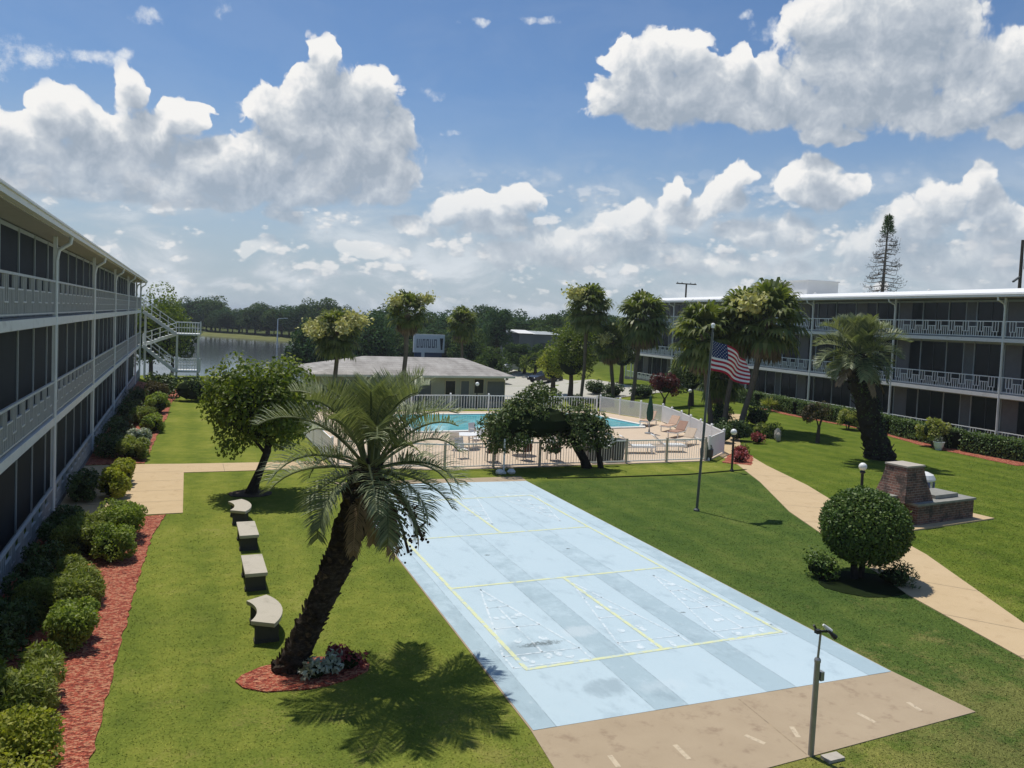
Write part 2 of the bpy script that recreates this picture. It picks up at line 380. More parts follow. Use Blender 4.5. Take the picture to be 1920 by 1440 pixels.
    c = N.ramp(n, [(.25, (.17, .155, .14)), (.48, (.33, .31, .285)), (.7, (.47, .45, .42)), (.85, (.56, .54, .51))])
    px_, py_, pz_ = N.sep(pos)
    row = N.m('PINGPONG', N.m('MULTIPLY', pz_, 16), 1.0)
    c = N.mix(N.m('MULTIPLY', row, .28), c, (.13, .12, .11, 1))
    N.put(b.inputs['Base Color'], c); b.inputs['Roughness'].default_value = .9
    # glass fronts (dark rooms behind tinted sliding doors)
    mt, N, b, out = new_mat('dark_glass')
    pos = N.n('ShaderNodeNewGeometry').outputs['Position']
    c = N.mix(N.noise(pos, .7, 3, .6), (.006, .009, .011, 1), (.020, .026, .030, 1))
    N.put(b.inputs['Base Color'], c); b.inputs['Roughness'].default_value = .18; b.inputs['Specular IOR Level'].default_value = .22
    plain('screen_dark', (.014, .020, .027), .7, .15, .5, 1.2)
    plain('curtain', (.13, .13, .125), .9, .1, .3, 9)
    plain('facade_grey', (.15, .15, .15), .85, .2, .18, 2.0, streak=.25, dirt=(.07, .07, .07))
    plain('mullion', (.36, .39, .39), .6, .3, .15, 4)
    plain('white_paint', (.76, .78, .76), .5, .35, .08, 3.0, streak=.22, dirt=(.36, .35, .31))
    plain('rail_shade', (.50, .51, .50), .6, .25, .1, 5, streak=.3, dirt=(.26, .25, .23))  # rail paint darkened, the left wing's shade put into its colour
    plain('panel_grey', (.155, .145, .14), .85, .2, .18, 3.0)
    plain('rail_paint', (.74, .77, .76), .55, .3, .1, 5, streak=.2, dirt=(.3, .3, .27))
    plain('post_paint', (.74, .77, .75), .5, .3, .1, 2, streak=.3, dirt=(.28, .27, .23))
    plain('fascia', (.74, .73, .68), .5, .35, .07, 1.5, streak=.15, dirt=(.42, .40, .34))
    plain('fascia_white', (.82, .82, .80), .45, .35, .05, 1.5, streak=.1, dirt=(.5, .48, .42))
    plain('soffit', (.40, .385, .38), .8, .2, .15, 2.0, streak=.2, dirt=(.2, .19, .16))
    plain('roof_white', (.70, .70, .68), .7, .2, .08, .8)
    plain('white_resin', (.78, .78, .76), .4, .4, .05, 4)
    plain('cream_wall', (.44, .42, .36), .85, .2, .12, 1.5, streak=.2, dirt=(.24, .22, .18))
    plain('gutter_white', (.80, .80, .78), .5, .3, .05, 2)
    plain('fence_white', (.88, .88, .86), .5, .3, .07, 4)
    plain('fence_grey', (.88, .87, .83), .5, .35, .12, 4)
    plain('fence_tan', (.55, .48, .38), .7, .25, .15, 4)
    plain('metal_grey', (.30, .31, .31), .45, .5, .2, 9, metal=.5, streak=.4, dirt=(.16, .14, .12))
    plain('pole_dark', (.10, .11, .105), .45, .5, .3, 5, metal=.3)
    plain('metal_dark', (.045, .05, .05), .45, .5, .3, 9)
    plain('metal_black', (.018, .02, .02), .5, .4, .3, 9)
    plain('steel', (.55, .57, .60), .25, .5, .15, 3, metal=.8)
    plain('lamp_glass', (.86, .86, .83), .25, .5, .03, 3)
    plain('umbrella_green', (.03, .085, .06), .85, .2, .2, 5)
    plain('sling_brown', (.10, .052, .04), .8, .2, .2, 9)
    plain('sling_tan', (.36, .22, .16), .8, .2, .15, 5)
    plain('lounger_tan', (.52, .36, .26), .8, .2, .15, 5)
    plain('flag_white', (.78, .76, .74), .8, .15, .04, 4)
    plain('flag_red', (.42, .03, .05), .8, .15, .1, 4)
    plain('flag_blue', (.035, .05, .13), .8, .15, .1, 4)
    plain('bark', (.085, .066, .050), .95, .1, .5, 5, bump=.8, bscale=14)
    plain('bark_grey', (.17, .145, .115), .95, .1, .4, 4, bump=.7, bscale=18)
    mt, N, b, out = new_mat('bark_palm'); pos = N.n('ShaderNodeNewGeometry').outputs['Position']; rnd = N.n('ShaderNodeNewGeometry').outputs['Random Per Island']
    c = N.ramp(N.noise(N.v('MULTIPLY', pos, (1, 1, 2.2)), 8, 6, .72), [(0.25, (.020, .016, .013)), (.5, (.060, .048, .038)), (.68, (.13, .105, .08)), (.85, (.20, .17, .13))])
    c = N.mix(1.0, c, N.ramp(rnd, [(0, (.6, .6, .6)), (.7, (1.1, 1.05, 1.0)), (1, (1.9, 1.7, 1.5))]), 'MULTIPLY')
    N.put(b.inputs['Base Color'], c); b.inputs['Roughness'].default_value = .95; b.inputs['Specular IOR Level'].default_value = .1
    N.put(b.inputs['Normal'], N.bump(N.noise(N.v('MULTIPLY', pos, (1, 1, 1.8)), 13, 5, .7), 1.0, .04))
    plain('bank_grass', (.15, .155, .055), .95, .05, .3, .4)
    plain('bark_dark', (.030, .026, .021), .95, .1, .5, 4, bump=.9, bscale=12)
    plain('palm_trunk', (.155, .128, .098), .95, .1, .35, 5, bump=.7, bscale=14)
    plain('dead_frond', (.25, .18, .11), .9, .1, .4, 6)
    plain('dead_dark', (.075, .055, .042), .9, .1, .5, 6)
    plain('core_dark', (.012, .020, .006), .95, .05, .4, 5)
    plain('terracotta', (.30, .15, .09), .8, .2, .2, 6)
    plain('car_black', (.022, .022, .026), .25, .5, .2, 3)
    plain('car_white', (.72, .73, .74), .3, .5, .05, 3)
    plain('tyre', (.02, .02, .02), .9, .2, .2, 8)
    plain('shed_grey', (.16, .165, .18), .8, .2, .15, 1)
    plain('sign_blue', (.03, .06, .13), .5, .4, .3, 1)
    plain('grill_top', (.27, .265, .235), .7, .3, .3, 5)
    plain('barrel_blue', (.08, .11, .22), .4, .4, .2, 5)
    # foliage
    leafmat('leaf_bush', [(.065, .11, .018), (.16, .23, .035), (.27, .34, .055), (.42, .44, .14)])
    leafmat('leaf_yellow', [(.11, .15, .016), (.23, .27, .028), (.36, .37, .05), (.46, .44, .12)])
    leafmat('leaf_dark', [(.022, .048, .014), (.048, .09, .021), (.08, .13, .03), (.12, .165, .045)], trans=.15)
    leafmat('leaf_fern', [(.075, .115, .022), (.165, .21, .038), (.255, .295, .06), (.38, .38, .13)])
    leafmat('leaf_oak', [(.032, .058, .016), (.072, .11, .028), (.12, .16, .04), (.18, .20, .065)], trans=.18)
    leafmat('leaf_tree', [(.045, .080, .010), (.10, .15, .016), (.17, .215, .026), (.27, .29, .06)])
    leafmat('leaf_topiary', [(.032, .066, .015), (.066, .122, .022), (.108, .168, .03), (.17, .22, .055)], trans=.2)
    leafmat('leaf_far', [(.028, .062, .030), (.046, .092, .038), (.066, .12, .046), (.095, .15, .058)], trans=.2, clump=.12, rough=.9, spec=.05)
    leafmat('leaf_far_olive', [(.034, .066, .024), (.060, .10, .032), (.095, .142, .042), (.14, .175, .062)], trans=.2, clump=.12, rough=.9, spec=.05)
    leafmat('leaf_red', [(.03, .010, .014), (.075, .014, .022), (.13, .026, .034), (.17, .06, .05)])
    leafmat('leaf_bronze', [(.035, .026, .014), (.06, .05, .022), (.095, .08, .03), (.13, .10, .05)])
    leafmat('leaf_pindo', [(.080, .105, .052), (.16, .195, .095), (.255, .285, .145), (.39, .40, .25)], rough=.45, trans=.22)
    leafmat('leaf_sabal', [(.055, .085, .022), (.11, .145, .036), (.18, .21, .06), (.31, .30, .13)], rough=.45)
    leafmat('leaf_variegated', [(.10, .14, .02), (.22, .26, .05), (.38, .38, .11), (.48, .46, .22)])
    leafmat('leaf_dead', [(.07, .05, .03), (.14, .10, .055), (.22, .165, .09), (.30, .23, .14)], trans=.1)
    leafmat('flower_cream', [(.34, .33, .10), (.48, .46, .17), (.60, .57, .26), (.68, .65, .36)], trans=.2)
    leafmat('flower_red', [(.13, .012, .018), (.24, .03, .035), (.34, .08, .08), (.42, .20, .16)], trans=.15, clump=5)
    leafmat('leaf_white', [(.20, .24, .16), (.36, .40, .30), (.50, .54, .44), (.60, .62, .54)], trans=.2, clump=4)
    leafmat('grass_tall', [(.05, .075, .02), (.10, .13, .03), (.17, .18, .06), (.25, .22, .10)], trans=.15)
    leafmat('needle_dead', [(.03, .024, .02), (.055, .042, .034), (.08, .062, .05), (.11, .09, .07)], trans=0)
make_materials()

# ------------------------------------------------------------------ mesh and object helpers
class MB:
    """collects shapes into ONE mesh"""
    def __init__(s): s.v = []; s.f = []; s.mi = []
    def add(s, vs, fs, mi=0):
        o = len(s.v); s.v += [tuple(p) for p in vs]
        for f in fs: s.f.append(tuple(i+o for i in f)); s.mi.append(mi)
        return s
    def box(s, x0, y0, z0, x1, y1, z1, mi=0):
        v = [(x0,y0,z0),(x1,y0,z0),(x1,y1,z0),(x0,y1,z0),(x0,y0,z1),(x1,y0,z1),(x1,y1,z1),(x0,y1,z1)]
        return s.add(v, [(0,3,2,1),(4,5,6,7),(0,1,5,4),(1,2,6,5),(2,3,7,6),(3,0,4,7)], mi)
    def bar(s, p, q, w, h=None, mi=0, up=Vector((0,0,1))):
        """rectangular bar from p to q, w across, h along up"""
        p, q = Vector(p), Vector(q); h = h or w; d = (q-p).normalized()
        side = d.cross(up)
        side = Vector((1,0,0)) if side.length < 1e-4 else side.normalized()
        u = side.cross(d).normalized(); a, b = side*w/2, u*h/2
        v = [p-a-b, p+a-b, p+a+b, p-a+b, q-a-b, q+a-b, q+a+b, q-a+b]
        return s.add(v, [(0,3,2,1),(4,5,6,7),(0,1,5,4),(1,2,6,5),(2,3,7,6),(3,0,4,7)], mi)
    def tube(s, pts, rad, n=8, mi=0, caps=True, jitter=0.0, rng=None):
        pts = [Vector(p) for p in pts]
        if not hasattr(rad, '__len__'): rad = [rad]*len(pts)
        vs, fs = [], []; prev = None
        for i, p in enumerate(pts):
            d = (pts[min(i+1, len(pts)-1)] - pts[max(i-1, 0)]).normalized()
            if prev is None:
                a = d.cross(Vector((0,0,1)));  a = Vector((1,0,0)) if a.length < 1e-3 else a.normalized()
            else:
                a = (prev - d*prev.dot(d)).normalized()
            prev = a; b = d.cross(a)
            for k in range(n):
                th = 2*math.pi*k/n; r = rad[i]*(1+(jitter*(rng.random()-.5)*2 if jitter else 0))
                vs.append(p + a*math.cos(th)*r + b*math.sin(th)*r)
        for i in range(len(pts)-1):
            for k in range(n):
                fs.append((i*n+k, i*n+(k+1)%n, (i+1)*n+(k+1)%n, (i+1)*n+k))
        if caps:
            fs.append(tuple(range(n-1,-1,-1))); fs.append(tuple((len(pts)-1)*n+k for k in range(n)))
        return s.add(vs, fs, mi)
    def lathe(s, prof, n=16, c=(0,0,0), mi=0):
        vs, fs = [], []
        for r, z in prof:
            for k in range(n):
                th = 2*math.pi*k/n; vs.append((c[0]+r*math.cos(th), c[1]+r*math.sin(th), c[2]+z))
        for i in range(len(prof)-1):
            for k in range(n): fs.append((i*n+k, i*n+(k+1)%n, (i+1)*n+(k+1)%n, (i+1)*n+k))
        fs.append(tuple(range(n-1,-1,-1))); fs.append(tuple((len(prof)-1)*n+k for k in range(n)))
        return s.add(vs, fs, mi)
    def ball(s, c, r, n=14, m=9, mi=0):
        rx, ry, rz = (r, r, r) if not hasattr(r, '__len__') else r
        vs = [(c[0], c[1], c[2]-rz)]; fs = []
        for i in range(1, m):
            ph = -math.pi/2 + math.pi*i/m
            for k in range(n):
                th = 2*math.pi*k/n; vs.append((c[0]+rx*math.cos(ph)*math.cos(th), c[1]+ry*math.cos(ph)*math.sin(th), c[2]+rz*math.sin(ph)))
        vs.append((c[0], c[1], c[2]+rz)); L = len(vs)-1
        for k in range(n): fs.append((0, 1+(k+1)%n, 1+k)); fs.append((L, L-n+k, L-n+(k+1)%n))
        for i in range(m-2):
            for k in range(n):
                a = 1+i*n; fs.append((a+k, a+(k+1)%n, a+n+(k+1)%n, a+n+k))
        return s.add(vs, fs, mi)
    def prism(s, poly, z0, z1, mi=0, bottom=True):
        n = len(poly); vs = [(p[0], p[1], z0) for p in poly] + [(p[0], p[1], z1) for p in poly]
        fs = [tuple(range(n, 2*n))] + [(i, (i+1)%n, n+(i+1)%n, n+i) for i in range(n)]
        if bottom: fs.append(tuple(range(n-1, -1, -1)))
        return s.add(vs, fs, mi)
    def cards(s, P, A, Bd, L, W, mi=0):
        """leaf-shaped cards: base P, axis A, side Bd, numpy arrays"""
        o = len(s.v); n = len(P)
        L = np.asarray(L).reshape(-1,1); W = np.asarray(W).reshape(-1,1)
        a = P; b = P + A*L*.5 + Bd*W*.5; c = P + A*L; d = P + A*L*.5 - Bd*W*.5
        V = np.stack([a, b, c, d], 1).reshape(-1, 3)
        s.v += [tuple(x) for x in V.tolist()]
        s.f += [(o+4*i, o+4*i+1, o+4*i+2, o+4*i+3) for i in range(n)]; s.mi += [mi]*n
        return s
    def mesh(s, name, mats, smooth=False):
        me = bpy.data.meshes.new(name); me.from_pydata(s.v, [], s.f)
        for mt in (mats if isinstance(mats, (list, tuple)) else [mats]): me.materials.append(MATS[mt])
        if max(s.mi, default=0) > 0: me.polygons.foreach_set('material_index', s.mi)
        if smooth: me.polygons.foreach_set('use_smooth', [True]*len(me.polygons))
        me.update(); return me
    def build(s, name, mats, parent=None, smooth=False):
        return link(name, s.mesh(name, mats, smooth), parent)
def link(name, me, parent=None):
    o = bpy.data.objects.new(name, me); COL.objects.link(o)
    if parent is not None: o.parent = parent
    return o
def tag(o, label=None, cat=None, group=None, kind=None):
    if label: o['label'] = label
    if cat: o['category'] = cat
    if group: o['group'] = group
    if kind: o['kind'] = kind
    return o
def thing(name, label, cat, loc=(0,0,0), rz=0.0, group=None):
    o = bpy.data.objects.new(name, None); COL.objects.link(o); o.empty_display_size = .2
    o.location = loc; o.rotation_euler = (0, 0, rz)
    return tag(o, label, cat, group)
def copy_tree(o, parent=None):
    c = o.copy(); COL.objects.link(c)
    if parent is not None: c.parent = parent
    for ch in list(o.children): copy_tree(ch, c)
    return c
def unit(a): return a/np.maximum(np.linalg.norm(a, axis=-1, keepdims=True), 1e-9)
def rand_unit(n, rng): return unit(rng.normal(size=(n, 3)))

# ------------------------------------------------------------------ foliage builders
def leaf_cloud(mb, centers, radii, n, L, W, rng, mi=0, out=.55, up=.35, hang=0.0, flat=1.0):
    """n leaves on and in lumps (centres, radii); leaves face outward and up"""
    K = len(centers); centers = np.asarray(centers, float); radii = np.asarray(radii, float).reshape(-1)
    idx = rng.choice(K, n, p=radii**2/np.sum(radii**2))
    dirs = rand_unit(n, rng); rr = radii[idx]*(.62 + .42*rng.random(n)**.6)
    P = centers[idx] + dirs*rr[:, None]*np.array([1, 1, flat])
    nrm = unit(dirs*out + np.array([0, 0, up]) + rng.normal(size=(n, 3))*.45)
    ax = unit(np.cross(nrm, rand_unit(n, rng)) + np.array([0, 0, -hang]) + dirs*.35)
    sd = unit(np.cross(ax, nrm))
    s = .65 + .7*rng.random(n)
    mb.cards(P - ax*(L*s*.5)[:, None], ax, sd, L*s, W*s, mi)
def lumps(c, r, n, lr, rng, shell=.72, bottom=-.7):
    """n lump centres spread through an ellipsoid"""
    out = []
    while len(out) < n:
        d = rng.normal(size=3); d /= np.linalg.norm(d)
        if d[2] < bottom: continue
        k = shell*(.45+.55*rng.random()**.5)
        out.append(np.array(c)+d*np.array(r)*k)
    rad = lr*(.7+.6*rng.random(n))
    return np.array(out), rad
def clipped(mb, c, r, n, L, W, rng, rough=.05, zmin=-1.0):
    """leaves lying on the sheared outside of an ellipsoid"""
    d = rand_unit(int(n*1.6), rng); d = d[d[:, 2] > zmin][:n]; n = len(d); r = np.array(r, float)
    lump = 1 + .035*np.sin(d[:, 0]*7+1)*np.sin(d[:, 1]*8)*np.cos(d[:, 2]*6) + rng.normal(size=n)*rough
    P = np.array(c) + d*r*lump[:, None]
    nr = unit(d/r + rng.normal(size=(n, 3))*.55/np.mean(r)); ax = unit(np.cross(nr, rand_unit(n, rng)) + d*.45); s = .6+.8*rng.random(n)
    mb.cards(P-ax*(L*s*.5)[:, None], ax, unit(np.cross(ax, nr)), L*s, W*s)
def bush_mesh(r, n, L, W, mats, rng, nl=12, lr=.45, cz=None, boxy=False):
    """mound of leaves over a dark twiggy core, base at z=0"""
    mb = MB(); rx, ry, rz = r; cz = rz*.95 if cz is None else cz
    mb.ball((0, 0, cz*.82), (rx*.66, ry*.66, rz*.66), 10, 7, 1)
    c, rad = lumps((0, 0, cz), r, nl, lr*min(rx, ry), rng, shell=.78, bottom=-.55)
    if boxy:                                    # sheared into a soft-cornered block
        q = (c-[0, 0, cz])/np.array(r); q = np.sign(q)*np.abs(q)**.62; c = np.array([0, 0, cz])+q*np.array(r)*.86
    c = np.vstack([c, [[0, 0, cz]]]); rad = np.append(rad, min(r)*.85)
    leaf_cloud(mb, c, rad, n, L, W, rng)
    v = np.array(mb.v); v[:, 2] = np.maximum(v[:, 2], .01); mb.v = [tuple(x) for x in v.tolist()]
    return mb.mesh('foliage', mats)

# ================================================================== THE SETTING
def S(t): t = max(0.0, min(1.0, t)); return t*t*(3-2*t)
def far_shore(x): return 252-1.35*max(x, -10)
def zg(x, y):
    """lie of the land: level lawn, falling away to the lake beyond the pool"""
    z = -0.75*S((y-52.5)/8)*S((x-3)/6)*S((46-x)/9)
    z -= 0.9*S((y-80)/8)*S((60-x)/20)*(1-S((y-far_shore(x)+6)/25)*.9)
    inl = S((y-84)/6)*S((far_shore(x)-y)/5)*S((40-x)/8)*S((x+260)/30)
    z = z*(1-inl) - 3.2*inl
    return z
def structure(name, me, parent=None):
    return tag(link(name, me, parent), kind='structure')
def build_ground():
    xs = [-4000,-2000,-1000,-500,-300,-200,-140,-100,-70,-50,-35,-25,-18,-12] + [-8+2*i for i in range(34)] + [60,64,70,78,90,110,140,200,300,500,1000,2000,4000]
    ys = [-600,-200,-60,-20,-5] + [2*i for i in range(132)] + [266,272,280,300,340,420,600,1000,2000,4500,8000]
    nx, ny = len(xs), len(ys)
    V = [(x, y, zg(x, y)) for y in ys for x in xs]
    F = [(j*nx+i, j*nx+i+1, (j+1)*nx+i+1, (j+1)*nx+i) for j in range(ny-1) for i in range(nx-1)]
    me = bpy.data.meshes.new('ground'); me.from_pydata(V, [], F); me.materials.append(MATS['grass'])
    me.polygons.foreach_set('use_smooth', [True]*len(me.polygons))
    structure('ground', me)
build_ground()
mb = MB(); mb.add([(-320,78,-1.6),(60,78,-1.6),(60,262,-1.6),(-320,262,-1.6)], [(0,1,2,3)]); structure('lake_water', mb.mesh('lake', 'lake_water'))

bank = MB(); bx = [-70+5*i for i in range(25)]
bank.add([(x, far_shore(x)-2.5, -1.72) for x in bx]+[(x, far_shore(x)+.5, -1.05) for x in bx]+[(x, far_shore(x)+5, -.80) for x in bx], [(i+25*r, i+1+25*r, i+26+25*r, i+25+25*r) for r in range(2) for i in range(24)])
structure('lake_bank', bank.mesh('lake_bank', 'bank_grass'))

def sheet(name, poly, z0, z1, m, parent=None, kind=True):
    mb = MB(); mb.prism(poly, z0, z1, bottom=False); me = mb.mesh(name, m)
    return structure(name, me, parent) if kind else link(name, me, parent)

# ---- shuffleboard / pickleball slab
C0, C1, C2, C3 = Vector((5.05, 8.80)), Vector((13.05, 9.12)), Vector((13.24, 29.85)), Vector((5.42, 30.15))
def cw(u, v):
    """point of the painted court: u across 0..1, v along 0..1"""
    a = Vector((5.30, 11.02)).lerp(Vector((12.93, 10.80)), u); b = Vector((5.66, 29.6)).lerp(Vector((13.08, 28.9)), u)
    return a.lerp(b, v)
court = sheet('shuffleboard_court', [C0, C1, Vector((12.96,10.8)), Vector((13.11,28.9)), C2, C3, Vector((5.63,29.6)), Vector((5.27,11.02))], -.1, .030, 'apron_concrete')
def court_quad(name, pts, z, m):
    mb = MB(); mb.add([(p[0], p[1], z) for p in pts], [tuple(range(len(pts)))]); return link(name, mb.mesh(name, m), court)
court_quad('court_paint', [cw(0,0), cw(1,0), cw(1,1), cw(0,1)], .034, 'court_blue')
def ux(px, py): return (G(px, py).x-5.30)/(12.93-5.30)
for a, b in ((0.0, ux(1042,1363)), (ux(1227,1331), ux(1288,1321)), (ux(1437,1298), ux(1492,1289)), (ux(1630,1268), 1.0)):
    court_quad('gutter_stripe', [cw(a,0), cw(b,0), cw(b,1), cw(a,1)], .0355, 'court_gutter')
def strip(name, p, q, w, z, m):
    p, q = Vector(p), Vector(q); d = (q-p).normalized(); n = Vector((-d.y, d.x))*w/2
    return court_quad(name, [p-n, q-n, q+n, p+n], z, m)
X0, Y0 = 6.085, 13.05
for y in (0, 4.57, 8.84, 13.41): strip('court_line', (X0-.03, Y0+y), (X0+6.13, Y0+y), .09, .0385, 'line_yellow')
for x in (0, 6.1): strip('court_line', (X0+x, Y0), (X0+x, Y0+13.41), .09, .0398, 'line_yellow')
for a, b in ((0.04, 4.53), (8.88, 13.37)): strip('court_line', (X0+3.05, Y0+a), (X0+3.05, Y0+b), .09, .0398, 'line_yellow')
# worn shuffleboard scoring triangles, one at each end of each lane
def triangle(u0, u1, near):
    def P(s, t):
        v = (.145+.20*t) if near else (.855-.20*t)
        return cw(u0+(u1-u0)*s, v)
    segs = [((.06,0),(.5,1)),((.94,0),(.5,1)),((.06,0),(.94,0)),((.22,.36),(.78,.36)),((.36,.68),(.64,.68)),((.5,0),(.5,.68)),((.06,0),(.06,-.14)),((.94,0),(.94,-.14)),((.06,-.14),(.94,-.14))]
    mb = MB()
    for (a, b) in segs:
        p, q = P(*a), P(*b); d = (q-p).normalized(); n = Vector((-d.y, d.x))*.024
        mb.add([(*(p-n), .0372), (*(q-n), .0372), (*(q+n), .0372), (*(p+n), .0372)], [(0,1,2,3)])
    # worn-out score figures: only rounded traces are left
    rs = random.Random(int(u0*100)+near)
    for s, t in ((.35,.16),(.65,.16),(.4,.5),(.6,.5),(.5,.8),(.3,-.07),(.5,-.07),(.7,-.07)):
        c = P(s, t)
        for k in range(2):
            cx, cy = c.x+rs.uniform(-.1,.1), c.y+rs.uniform(-.12,.12); rx, ry = rs.uniform(.05,.10), rs.uniform(.07,.13)
            pts = [(cx+rx*math.cos(a)*(1+rs.uniform(-.2,.2)), cy+ry*math.sin(a), .0376+.0002*k+.0001*len(mb.f)/40) for a in [2*math.pi*i/9 for i in range(9)]]
            mb.add(pts, [tuple(range(9))])
    link('score_triangle', mb.mesh('score_triangle', 'line_white'), court)
LANES = [(ux(1042,1363), ux(1227,1331)), (ux(1288,1321), ux(1437,1298)), (ux(1492,1289), ux(1630,1268))]
for a, b in LANES: triangle(a, b, True); triangle(a, b, False)
# cream dashes left on the bare concrete, and its joint
for a, b in (((1265,1398),(1292,1425)),((1397,1380),(1434,1396)),((1484,1364),(1497,1384)),((1607,1338),(1641,1356)),((1702,1318),(1727,1334)),((1143,1418),(1160,1440))):
    p, q = G(*a), G(*b); strip('paint_dash', p.xy, q.xy, .085, .0316, 'dash_cream')
p, q = G(1385,1312), G(1512,1416); strip('slab_joint', p.xy, q.xy, .022, .0312, 'joint_dark')

for u in (ux(1042,1363), ux(1227,1331), ux(1288,1321), ux(1437,1298), ux(1492,1289), ux(1630,1268)): strip('slab_joint', cw(u,0), cw(u,1), .014, .0364, 'joint_lane')

court.location.z = -.016

# ---- paths
path_w = MB(); path_w.prism([(-3.75,26.65),(.07,26.6),(.09,33.15),(4.6,33.0),(5.8,33.1),(5.8,34.6),(.05,35.0),(-1.45,35.2),(-3.75,35.2)], -.1, .022, bottom=False)
structure('garden_path', path_w.mesh('path', 'path_concrete'))
pe = [(16.0,9.6),(17.18,14.05),(18.75,17.6),(20.57,21.96),(23.2,26.6),(25.0,30.3),(25.9,33.2),(27.2,36.0),(30.6,40.5),(34.6,45.2),(39,49.5)]
pe2 = [(17.7,9.6),(18.24,11.73),(20.9,16.5),(22.6,20.6),(24.9,25.6),(26.4,29.9),(27.5,32.4),(29.0,35.0),(32.3,39.2),(36.2,44.0),(40.5,48.4)]
mbp = MB(); n = len(pe)
mbp.add([(x, y, .022) for x, y in pe]+[(x, y, .022) for x, y in pe2]+[(x, y, -.1) for x, y in pe]+[(x, y, -.1) for x, y in pe2],
        [(i, n+i, n+i+1, i+1) for i in range(n-1)]+[(2*n+i, i, i+1, 2*n+i+1) for i in range(n-1)]+[(n+i, 3*n+i, 3*n+i+1, n+i+1) for i in range(n-1)])
structure('garden_walk', mbp.mesh('walk', 'path_concrete'))
for i in range(n-1):
    a0, a1, b0, b1 = Vector(pe[i]), Vector(pe[i+1]), Vector(pe2[i]), Vector(pe2[i+1]); kk = max(1, round((a1-a0).length/3.0))
    for j in range(kk):
        p_, q_ = a0.lerp(a1, (j+.4)/kk), b0.lerp(b1, (j+.4)/kk); d_ = (q_-p_).normalized(); n_ = Vector((-d_.y, d_.x))*.012; jm = MB()
        jm.add([(*(p_-n_), .0245), (*(q_-n_), .0245), (*(q_+n_), .0245), (*(p_+n_), .0245)], [(0,1,2,3)]); structure('walk_joint', jm.mesh('walk_joint', 'joint_dark'))
jm = MB()
for y in (28.3, 30.0, 31.7, 33.4): jm.add([(-3.6,y,.0245),(.05,y,.0245),(.05,y+.022,.0245),(-3.6,y+.022,.0245)], [(0,1,2,3)])
for x in (1.6, 3.2): jm.add([(x,33.1,.0245),(x+.022,33.1,.0245),(x+.022,34.7,.0245),(x,34.7,.0245)], [(0,1,2,3)])
structure('walk_joint', jm.mesh('walk_joint', 'joint_dark'))
sheet('stepping_path', [(22.7,22.4),(24.4,21.5),(24.9,22.3),(23.2,23.3)], -.05, .018, 'path_concrete')

# low near-black strip along the front lawn's far side
mb = MB()
for a, b in zip(((14.2,29.25),(17,28.9),(21,28.75)), ((17,28.9),(21,28.75),(24.6,29.2))): mb.bar((*a,.0),(*b,.0),.09,.07)
structure('lawn_dark_strip', mb.mesh('lawn_dark_strip', 'core_dark'))

# ---- mulch
def wobble(pts, amp, seed, step=.5):
    rs = random.Random(seed); out = []
    for i in range(len(pts)):
        a, b = Vector(pts[i]), Vector(pts[(i+1)%len(pts)]); k = max(1, int((b-a).length/step))
        for j in range(k): out.append(tuple(a.lerp(b, j/k) + Vector((rs.uniform(-amp, amp), rs.uniform(-amp, amp)))))
    return out
sheet('mulch_bed', wobble([(-3.7,7),(-1.0,7),(-1.12,12.1),(-1.08,14.4),(-.93,19.1),(-.72,24.4),(-.40,26.45),(-3.7,26.45)], .035, 1, .22), -.05, .026, 'mulch')
sheet('mulch_bed', wobble([(-3.7,35.4),(-1.4,35.4),(-1.2,42.4),(-.85,50),(-.7,58),(.3,66),(-3.7,74)], .045, 2, .25), -.05, .026, 'mulch')
sheet('mulch_bed', wobble([(2.15+1.05*math.cos(t)*1.15, 14.15+.62*math.sin(t)) for t in [2*math.pi*i/14 for i in range(14)]], .04, 3, .25), -.05, .028, 'mulch')
sheet('mulch_bed', wobble([(16.7+1.25*math.cos(t), 15.0+1.0*math.sin(t)) for t in [2*math.pi*i/14 for i in range(14)]], .05, 4, .3), -.05, .018, 'core_dark')  # near-black ground patch under the ball tree
sheet('mulch_bed', wobble([(40.8,27.2),(41.3,31.5),(41.6,33.6),(43.3,38.2),(44.0,42),(44.2,48.1),(45.2,52.7),(46.6,52.7),(46.2,27.2)], .06, 5), -.05, .022, 'mulch')
sheet('mulch_bed', wobble([(24.6,31.0),(25.6,30.0),(27.6,32.3),(27.9,33.8),(26.6,33.0)], .05, 6, .3), -.05, .028, 'mulch')
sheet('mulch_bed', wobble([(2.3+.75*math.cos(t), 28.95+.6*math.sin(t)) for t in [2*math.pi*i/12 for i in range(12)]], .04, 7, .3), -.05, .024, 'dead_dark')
sheet('mulch_bed', wobble([(20.9,8.6),(21.9,11.3),(22.0,13.0),(21.2,12.6),(20.2,9.6)], .08, 8, .3), -.05, .02, 'mulch')

